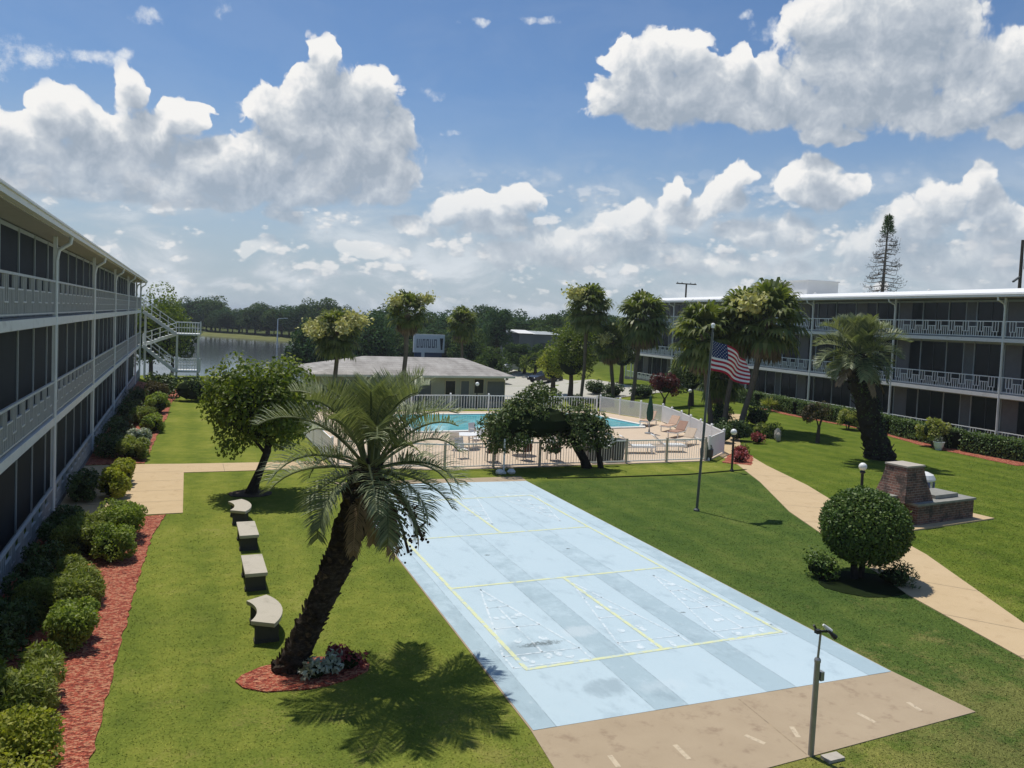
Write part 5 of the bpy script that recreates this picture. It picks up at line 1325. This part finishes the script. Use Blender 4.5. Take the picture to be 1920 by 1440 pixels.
# far end of the court: thin post with pale blocks at its foot
b = G(944, 888); T = thing('court_post', 'thin pale post with white stones at its foot at the far end of the court', 'post', b)
mb = MB(); mb.tube([(0,0,-.1),(0,0,1.5)], .045, 8); mb.box(-.09,-.09,0,.09,.09,.08); mb.build('post', 'white_paint', T)
for i, (x, y) in enumerate(((-.22,-.1),(.32,-.12))):
    rs_ = random.Random(i); mb = MB(); mb.ball((0,0,.1), (.19,.15,.13), 9, 6); mb.v = [(v[0]*rs_.uniform(.85,1.1), v[1]*rs_.uniform(.85,1.1), max(0, v[2])) for v in mb.v]
    o = mb.build('white_stone', 'white_resin'); o.location = (b.x+x, b.y+y, 0); tag(o, ('left' if x < 0 else 'right')+' white stone at the foot of the far court post', 'stone', 'white stones by the far court post')

# brick fireplace on the right lawn
def fireplace():
    o = Vector((24.9, 20.0, 0)); rz = .10
    T = thing('brick_fireplace', 'brick outdoor fireplace with tapering chimney on a low brick base', 'fireplace', o, rz)
    mb = MB(); mb.box(-2.9,-1.1,-.05,2.7,.95,.05); mb.build('footing', 'path_concrete', T)
    mb = MB(); mb.box(-1.35,-.75,.05,1.95,.6,.72); mb.box(-2.5,-.2,.05,-1.35,.6,.95); mb.build('base', 'brick', T)
    mb = MB(); mb.box(-1.40,-.80,.72,.2,.66,.80); mb.box(.2,-.80,.72,2.0,.66,.79); mb.box(-2.55,-.25,.95,-1.41,.65,1.02); mb.build('coping', 'grill_top', T)
    mb = MB(); mb.box(.1,-.45,.80,1.45,.45,.93); mb.build('hearth_lid', 'grill_top', T)
    mb = MB()
    prof = [(.80,.62,.80),(.72,.58,1.05),(.58,.50,1.45),(.50,.44,1.80),(.47,.42,2.0)]; vs = []; cx, cy = -1.02, .05
    for a, b, z in prof: vs += [(cx-a,cy-b,z),(cx+a,cy-b,z),(cx+a,cy+b,z),(cx-a,cy+b,z)]
    fs = [(4*i+k, 4*i+(k+1)%4, 4*i+4+(k+1)%4, 4*i+4+k) for i in range(4) for k in range(4)]+[(16,17,18,19),(3,2,1,0)]
    mb.add(vs, fs); mb.build('chimney', 'brick', T)
    mb = MB(); mb.box(cx-.50,cy-.45,2.0,cx+.50,cy+.45,2.06); mb.build('chimney_cap', 'stone', T)
    q = Vector((26.45, 21.3, 0))
    D = thing('barrel_grill', 'silver and blue striped drum standing behind the brick fireplace', 'drum', q)
    mb = MB(); mb.lathe([(.44,.0),(.46,.05),(.46,1.12)], 20); mb.build('body', 'steel', D)
    mb = MB(); mb.lathe([(.475,1.12),(.475,1.18),(.40,1.32),(.22,1.40),(.0,1.42)], 20); mb.build('lid', 'white_resin', D)
    for a in (-2.3, -1.9, -1.3):
        mb = MB(); mb.bar((.466*math.cos(a), .466*math.sin(a), .1), (.466*math.cos(a), .466*math.sin(a), 1.08), .10, .012, 0, Vector((math.cos(a), math.sin(a), 0))); mb.build('stripe', 'barrel_blue', D)
fireplace()
# white pot and stones by the right hedge
b = Vector((41.2, 32.2, 0)); T = thing('flower_pot', 'white flower pot in front of the larger variegated shrub', 'pot', b); T.scale = (.75, .75, .75)
mb = MB(); mb.lathe([(.22,0),(.34,.30),(.38,.55),(.42,.58),(.42,.66),(.34,.66),(.30,.5)], 14); mb.build('pot', 'white_resin', T)
rg = np.random.default_rng(3); mb = MB(); leaf_cloud(mb, [(0,0,.8)], [.3], 160, .16, .06, rg); mb.build('plant', 'leaf_white', T)
for i, (x, y, s, lab) in enumerate(((33.3,36.9,.42,'tall pale garden stone near the square hedge block'),(33.0,36.5,.30,'smaller pale garden stone left of the tall one'),(25.05,33.15,.0,''))):
    if not s: continue
    rs_ = random.Random(40+i); mb = MB(); mb.ball((0,0,s*.8), (s*.6,s*.5,s), 8, 6); mb.v = [(v[0]*rs_.uniform(.8,1.15), v[1]*rs_.uniform(.8,1.15), max(0, v[2])) for v in mb.v]
    o = mb.build('garden_stone', 'stone'); o.location = (x, y, 0); tag(o, lab, 'stone', 'pale garden stones by the hedge block')
b = G(1324, 862); T = thing('planter_tub', 'dark round tub beside the front corner of the pool fence', 'tub', b)
mb = MB(); mb.lathe([(.24,0),(.32,.2),(.34,.55),(.30,.58)], 14); mb.build('tub', 'metal_dark', T)
rg = np.random.default_rng(5); mb = MB(); leaf_cloud(mb, [(0,0,.6)], [.26], 180, .14, .07, rg); mb.build('plant', 'leaf_dark', T)

# ================================================================== POOLSIDE
def resin_chair(parent, m, m2=None):
    m2 = m2 or m
    mb = MB(); mb.box(-.23,-.22,.40,.23,.22,.44); mb.build('seat', m2, parent)
    mb = MB(); mb.bar((0,.22,.44),(0,.34,.92),.46,.03,0,Vector((0,-1,.2))); mb.build('backrest', m2, parent)
    for sx in (-1, 1):
        mb = MB(); mb.bar((sx*.25,.26,.0),(sx*.25,.24,.62),.035); mb.build('leg', m, parent)
        mb = MB(); mb.bar((sx*.25,-.22,.0),(sx*.25,-.20,.62),.035); mb.build('leg', m, parent)
        mb = MB(); mb.bar((sx*.25,-.24,.63),(sx*.25,.30,.65),.05,.03); mb.build('armrest', m, parent)
cw_ = thing('patio_chair', '', 'chair', (0,0,0)); resin_chair(cw_, 'white_resin')
cb_ = thing('patio_chair', '', 'chair', (0,0,0)); resin_chair(cb_, 'metal_dark', 'sling_brown')
used = {'w': False, 'b': False}
def chair(kind, x, y, rz, label, group):
    src = cw_ if kind == 'w' else cb_
    o = src if not used[kind] else copy_tree(src); used[kind] = True
    o.location = (x, y, .03); o.rotation_euler = (0, 0, rz); tag(o, label, 'chair', group)
GW, GB = 'white resin chairs on the pool deck', 'brown sling chairs behind the front pool fence'
chair('w', 12.6, 36.6, 2.6, 'white resin chair at the left poolside table', GW)
chair('w', 13.9, 37.2, -1.2, 'white resin chair right of the left poolside table', GW)
chair('w', 14.6, 39.2, .4, 'white resin chair near the pool edge left of the oak crown', GW)
chair('w', 16.6, 38.8, 3.3, 'white resin chair under the oak crown near the pool edge', GW)
chair('w', 12.1, 34.2, .2, 'white resin chair just behind the left end of the front fence', GW)
chair('w', 17.6, 36.0, 1.2, 'white resin chair behind the oak trunk', GW)
chair('b', 13.2, 33.2, 3.0, 'brown sling chair behind the fence left of the oak', GB)
chair('b', 14.9, 33.3, 3.4, 'brown sling chair behind the fence in the middle of the front run', GB)
chair('b', 16.3, 33.0, 3.1, 'dark brown sling chair behind the fence nearest the oak trunk', GB)
def table(x, y, label):
    T = thing('patio_table', label, 'table', (x, y, .03), 0, 'round white tables on the pool deck')
    mb = MB(); mb.lathe([(.0,.70),(.60,.70),(.62,.72),(.60,.74),(.0,.745)], 20); mb.build('table_top', 'white_resin', T)
    for k in range(4):
        a = math.pi/4+k*math.pi/2; mb = MB(); mb.bar((.45*math.cos(a), .45*math.sin(a), 0), (.38*math.cos(a), .38*math.sin(a), .70), .05); mb.build('leg', 'white_resin', T)
table(13.2, 36.8, 'round white table left of the oak on the pool deck'); table(15.3, 34.6, 'round white table behind the middle of the front fence'); table(15.6, 39.0, 'round white table by the pool edge under the oak crown')
# trash bins by the fence
for i, (x, lab) in enumerate(((18.0, 'dark wheeled bin behind the oak trunk'), (18.75, 'dark wheeled bin right of the oak trunk'), (19.45, 'dark wheeled bin with reddish edge at the fence right of the oak'))):
    T = thing('wheeled_bin', lab, 'bin', (x, 32.5, .03), 0, 'dark bins behind the front pool fence')
    mb = MB(); a, b_ = .24, .31; mb.add([(-a,-a,.05),(a,-a,.05),(a,a,.05),(-a,a,.05),(-b_,-b_,.95),(b_,-b_,.95),(b_,b_,.95),(-b_,b_,.95)], [(0,3,2,1),(4,5,6,7),(0,1,5,4),(1,2,6,5),(2,3,7,6),(3,0,4,7)]); mb.build('body', 'metal_dark', T)
    mb = MB(); mb.box(-.34,-.36,.95,.34,.34,1.02); mb.build('lid', 'metal_black', T)
    for sx in (-1, 1): mb = MB(); mb.tube([(sx*.2,.27,.10),(sx*.29,.27,.10)], .10, 10); mb.build('wheel', 'tyre', T)
# ring buoy on the fence
T = thing('life_ring', 'white life ring hanging on the front pool fence right of the oak trunk', 'life ring', (18.35, 31.60, 1.15))
mb = MB(); n = 18
mb.tube([(.32*math.cos(2*math.pi*i/n), 0, .32*math.sin(2*math.pi*i/n)) for i in range(n+1)], .07, 8, 0, False); mb.build('ring', 'white_resin', T)
# closed umbrella
b = AY(1216, 830, 40.2); T = thing('closed_umbrella', 'folded dark green pool umbrella standing by the right end of the pool', 'umbrella', (b.x, 40.2, .03))
mb = MB(); mb.tube([(0,0,0),(0,0,2.35)], .025, 8); mb.lathe([(.28,0),(.28,.05),(.06,.09),(.04,.3)], 14); mb.build('pole', 'metal_grey', T)
mb = MB(); n = 16; prof = [(.05,.75),(.17,.9),(.19,1.3),(.13,1.8),(.05,2.25),(.01,2.35)]; vs = []
for r, z in prof:
    for k in range(n): a = 2*math.pi*k/n; q = r*(1.12 if k % 2 else .78); vs.append((q*math.cos(a), q*math.sin(a), z))
fs = [(i*n+k, i*n+(k+1)%n, (i+1)*n+(k+1)%n, (i+1)*n+k) for i in range(len(prof)-1) for k in range(n)]; mb.add(vs, fs); mb.build('canopy', 'umbrella_green', T)
def lounger(x, y, rz, label, m):
    T = thing('sun_lounger', label, 'sun lounger', (x, y, .03), rz, 'sun loungers by the right end of the pool')
    mb = MB(); mb.box(-.33,-.95,.30,-.28,.95,.35); mb.box(.28,-.95,.30,.33,.95,.35); mb.box(-.28,-.95,.30,.28,-.90,.35); mb.box(-.28,.90,.30,.28,.95,.35); mb.build('frame', 'white_resin', T)
    mb = MB(); mb.box(-.28,-.9,.355,.28,.3,.40); mb.build('seat', m, T)
    mb = MB(); mb.bar((0,.3,.40),(0,.85,.88),.56,.05,0,Vector((0,-.6,.6))); mb.build('backrest', m, T)
    for sx in (-1, 1):
        for sy in (-1, 1): mb = MB(); mb.box(sx*.30-.025, sy*.75-.025, 0, sx*.30+.025, sy*.75+.025, .30); mb.build('leg', 'white_resin', T)
lounger(28.4, 43.6, -.9, 'white framed lounger with tan sling beside the folded umbrella', 'lounger_tan')
lounger(28.5, 41.2, -1.0, 'tan sling lounger in the middle of the row by the right fence', 'lounger_tan')
lounger(27.4, 38.8, -1.0, 'brown sling lounger between the tan one and the fence corner', 'sling_tan')
lounger(26.0, 36.0, -1.0, 'pale lounger nearest the front corner of the pool fence', 'deck_concrete')
for i, (x, y, lab) in enumerate(((23.6,34.3,'white lounger folded flat behind the right half of the front fence'),(21.6,34.2,'white lounger parallel to the front fence beside the bins'))):
    lounger(x, y, 1.35, lab, 'white_resin')

# ================================================================== BEYOND
def car(name, label, loc, rz, paint, kind='sedan'):
    T = thing(name, label, 'car' if kind == 'sedan' else 'van', loc, rz)
    h = 1.45 if kind == 'sedan' else 1.95; w = .88; mb = MB()
    if kind == 'sedan': prof = [(-2.2,.35),(-2.25,.75),(-1.55,.95),(-.95,.98),(1.35,1.0),(2.1,.92),(2.25,.6),(2.2,.35)]
    else: prof = [(-2.3,.35),(-2.35,.85),(-1.7,1.1),(-1.2,1.15),(1.9,1.15),(2.3,1.1),(2.35,.6),(2.3,.35)]
    n = len(prof); vs = [(x, -w, z) for x, z in prof]+[(x, w, z) for x, z in prof]
    mb.add(vs, [tuple(range(n))[::-1], tuple(range(n, 2*n))]+[(i, (i+1)%n, n+(i+1)%n, n+i) for i in range(n)]); mb.build('body', paint, T)
    z0 = .985 if kind == 'sedan' else 1.145; a = (-.95, -.35, .75, 1.4) if kind == 'sedan' else (-1.25, -.75, 1.85, 2.05); mb = MB()
    vs = [(a[0],-w*.95,z0),(a[3],-w*.95,z0),(a[3],w*.95,z0),(a[0],w*.95,z0),(a[1],-w*.74,h),(a[2],-w*.74,h),(a[2],w*.74,h),(a[1],w*.74,h)]
    mb.add(vs, [(0,1,5,4),(1,2,6,5),(2,3,7,6),(3,0,4,7)], 1); mb.add([(v[0]*1.0, v[1]*1.01, v[2]+.01) for v in vs[4:]]+[(v[0], v[1]*1.01, v[2]-.06) for v in vs[4:]], [(0,1,2,3),(4,5,1,0),(5,6,2,1),(6,7,3,2),(7,4,0,3)], 0); mb.build('cabin', [paint, 'dark_glass'], T)
    for sx in (-1.4, 1.35):
        for sy in (-1, 1):
            mb = MB(); mb.tube([(sx, sy*.70, .33), (sx, sy*.90, .33)], .33, 14); wh = mb.build('wheel', 'tyre', T); mb = MB(); mb.tube([(sx, sy*.89, .33), (sx, sy*.915, .33)], .19, 10); mb.build('rim', 'steel', wh)
    for sy in (-1, 1): mb = MB(); mb.ball((-2.2, sy*.62, .68), (.08,.16,.09), 8, 6); mb.build('headlight', 'lamp_glass', T)
p = G(1022, 713, -.8); car('parked_car', 'dark parked sedan on the pale lot beyond the pool house', (p.x, p.y, zg(p.x, p.y)+.06), .25, 'car_black')
p = G(1000, 704, -.9); car('parked_van', 'white parked van just behind the dark sedan', (p.x-1.5, p.y+5, zg(p.x, p.y)+.06), .5, 'car_white', 'van')
p = G(1072, 700, -.6); car('parked_car', 'white parked car half hidden behind the yellow tree', (p.x+2, p.y+6, zg(p.x, p.y)+.06), .3, 'car_white')
def board():
    Y = 112; a, b = AY(776, 626, Y), AY(832, 665, Y); z0 = zg(a.x, Y)
    T = thing('roadside_sign', 'white roadside signboard with dark lettering on a blue base beyond the pool house', 'sign', ((a.x+b.x)/2, Y, z0)); w = (b.x-a.x)/2
    zt, zb = a.z-z0, AY(800, 661, Y).z-z0
    mb = MB(); mb.box(-w, -.2, zb, w, .2, zt); mb.build('board', 'white_paint', T)
    mb = MB(); hh = zt-zb; zc = (zt+zb)/2; x = -w*.82; rs_ = random.Random(2)
    for i in range(11):
        ww = w*.055; mb.box(x, -.215, zc-hh*.24, x+ww, -.203, zc+hh*.24)
        if i % 3 != 1: mb.box(x+ww, -.215, zc+(hh*.16 if i % 2 else -.24*hh), x+ww*2, -.203, zc+(hh*.24 if i % 2 else -.16*hh))
        x += w*.125
    mb.build('lettering', 'shed_grey', T)
    mb = MB(); mb.add([(w*.68,-.215,zc+hh*.30),(w*.90,-.215,zc+hh*.30),(w*.86,-.215,zc-hh*.34),(w*.76,-.215,zc-hh*.34),(w*.68,-.203,zc+hh*.30),(w*.90,-.203,zc+hh*.30),(w*.86,-.203,zc-hh*.34),(w*.76,-.203,zc-hh*.34)], [(0,3,2,1),(0,1,5,4),(1,2,6,5),(2,3,7,6),(3,0,4,7)]); mb.build('emblem', 'metal_black', T)
    mb = MB(); mb.box(-w*.92, -.12, .4, w*.85, .15, zb-.003); mb.build('base_panel', 'sign_blue', T)
    mb = MB(); mb.box(-w*.5, -.3, -.2, -w*.3, -.125, zb-.003); mb.build('support', 'white_paint', T)
board()
def shed(label, px0, px1, pyt, Y, h, m, mr, name='outbuilding'):
    a, b = AY(px0, pyt, Y), AY(px1, pyt, Y); z0 = zg(a.x, Y); w = b.x-a.x; zt = a.z-z0
    T = thing(name, label, 'building', ((a.x+b.x)/2, Y, z0)); mb = MB(); mb.box(-w/2, 0, -.3, w/2, 8, zt-.5); mb.build('wall', m, T)
    mb = MB(); mb.add([(-w/2-.3,-.3,zt-.5),(w/2+.3,-.3,zt-.5),(w/2+.3,8.3,zt-.5),(-w/2-.3,8.3,zt-.5),(-w/2-.3,4,zt),(w/2+.3,4,zt)], [(0,1,5,4),(2,3,4,5),(0,4,3),(1,2,5),(3,2,1,0)]); mb.build('roof', mr, T)
    mb = MB(); mb.box(-w*.2, -.06, .1, w*.1, -.003, zt*.6); mb.build('door', 'metal_dark', T)
shed('long grey shed among the trees left of the tall palms', 1000, 1048, 621, 122, 4, 'shed_grey', 'mullion')
shed('small white roofed outbuilding among the trees beside the grey shed', 974, 1000, 619, 118, 4, 'shed_grey', 'roof_white')
def utility_pole(label, px, pyt, Y, arm_px, pyb, trans=False):
    t = AY(px, pyt, Y); z0 = zg(t.x, Y); T = thing('utility_pole', label, 'utility pole', (t.x, Y, z0)); h = t.z-z0
    mb = MB(); mb.tube([(0,0,-.3),(0,0,h)], [.2,.14], 8); mb.build('pole', 'bark', T)
    if arm_px:
        w = arm_px/1458*t.length/2; mb = MB(); mb.box(-w, -.16, h-.12, w, -.14+.3, h+.06); mb.build('crossarm', 'bark', T)
        for k in (-.9, -.45, .45, .9): mb = MB(); mb.lathe([(.05,0),(.07,.08),(.03,.2)], 7, (w*k, 0, h+.06)); mb.build('insulator', 'metal_dark', T)
    if trans:
        mb = MB(); mb.lathe([(.0,h-2.9),(.34,h-2.9),(.36,h-1.9),(.2,h-1.8)], 12, (.25, -.5, 0)); mb.build('transformer', 'metal_dark', T)
        mb = MB(); mb.bar((0,0,h-3.6),(-1.3,-.2,h-4.2),.16); mb.build('bracket', 'metal_dark', T)
utility_pole('wooden utility pole with crossarm rising behind the far roof of the right wing', 1287, 532, 112, 42, 570)
utility_pole('dark utility pole with transformer at the right edge behind the motel roof', 1918, 450, 52, 0, 540, True)
p = AY(521, 598, 176); T = thing('street_light', 'thin pale street light on the far lake shore', 'street light', (p.x, 176, -1.2)); h = p.z+1.2
mb = MB(); mb.tube([(0,0,-2),(0,0,h)], [.16,.10], 7); mb.build('pole', 'white_paint', T); mb = MB(); mb.bar((0,0,h),(1.6,0,h+.25),.10); mb.box(1.4,-.12,h+.16,2.1,.12,h+.28); mb.build('lamp_head', 'white_paint', T)

# ================================================================== TURF
def turf():
    rg = np.random.default_rng(99); N = 520000
    y = 6+28*rg.random(N)**1.55; x = -1.5+ (y*1.75+4)*rg.random(N); keep = rg.random(N) < np.clip((33-y)/16, 0, 1)
    ok = keep.copy(); X_, Y_ = x, y; x = X_ + rg.normal(size=N)*.028; y = Y_ + rg.normal(size=N)*.028
    cxl = 5.2+.012*(y-9.5); ok &= ~((x > cxl) & (x < 13.06) & (y > 8.80+.04*(x-5.1)) & (y < 30.1))
    ok &= ~((x < .1) & (y > 26.6) & (y < 35.2)); ok &= ~((y > 33.1) & (y < 34.8) & (x < 6))
    edge = np.interp(y, [7, 12.1, 14.4, 19.1, 24.4, 26.4, 26.6], [-1.0, -1.12, -1.08, -.93, -.72, -.40, -.4]); ok &= ~((y < 26.6) & (x < edge+.02)); ok &= ~((y > 35) & (x < -1.1))
    ok &= ~(((x-2.15)/1.15)**2+((y-14.15)/.6)**2 < 1)
    pl = np.interp(y, [p[1] for p in pe], [p[0] for p in pe]); pr = np.interp(y, [p[1] for p in pe2], [p[0] for p in pe2]); ok &= ~((x > pl-.02) & (x < pr+.02))
    ok &= ~((y > 31.4) & (x > 5.8) & (x < 31)); ok &= ~(((x-16.7)/1.2)**2+((y-15)/.95)**2 < 1)
    x, y = X_[ok], Y_[ok]; n = len(x); dist = np.sqrt(x*x+y*y)
    h = (.006+.015*rg.random(n))*(1+dist*.006); w = .0055*(1+dist*.05)
    a = rg.random(n)*6.283; lean = rg.normal(size=(n, 2))*.028
    V = np.empty((n, 3, 3)); V[:, 0] = np.stack([x-np.cos(a)*w, y-np.sin(a)*w, np.zeros(n)], 1); V[:, 1] = np.stack([x+np.cos(a)*w, y+np.sin(a)*w, np.zeros(n)], 1); V[:, 2] = np.stack([x+lean[:, 0], y+lean[:, 1], h], 1)
    me = bpy.data.meshes.new('turf'); me.vertices.add(3*n); me.vertices.foreach_set('co', V.reshape(-1).astype(np.float32))
    me.loops.add(3*n); me.loops.foreach_set('vertex_index', np.arange(3*n, dtype=np.int32)); me.polygons.add(n)
    me.polygons.foreach_set('loop_start', np.arange(0, 3*n, 3, dtype=np.int32)); me.update(calc_edges=True); me.materials.append(MATS['grass_blade'])
    o = link('grass', me); tag(o, 'short mown lawn grass around the court and benches', 'grass', None, 'stuff')
turf()

# ================================================================== AIR
def haze():
    mt = bpy.data.materials.new('haze'); mt.use_nodes = True; t = mt.node_tree; t.nodes.clear()
    out = t.nodes.new('ShaderNodeOutputMaterial'); v = t.nodes.new('ShaderNodeVolumePrincipled')
    v.inputs['Color'].default_value = (.80, .88, .95, 1); v.inputs['Density'].default_value = .0003; v.inputs['Anisotropy'].default_value = .2
    t.links.new(v.outputs[0], out.inputs['Volume'])
    MATS['haze'] = mt
    mb = MB(); mb.box(-4100, -700, -4.4, 4100, 8100, 21.5); o = mb.build('haze', 'haze'); tag(o, 'thin pale summer haze over the lawn and lake', 'haze', None, 'stuff')
haze()
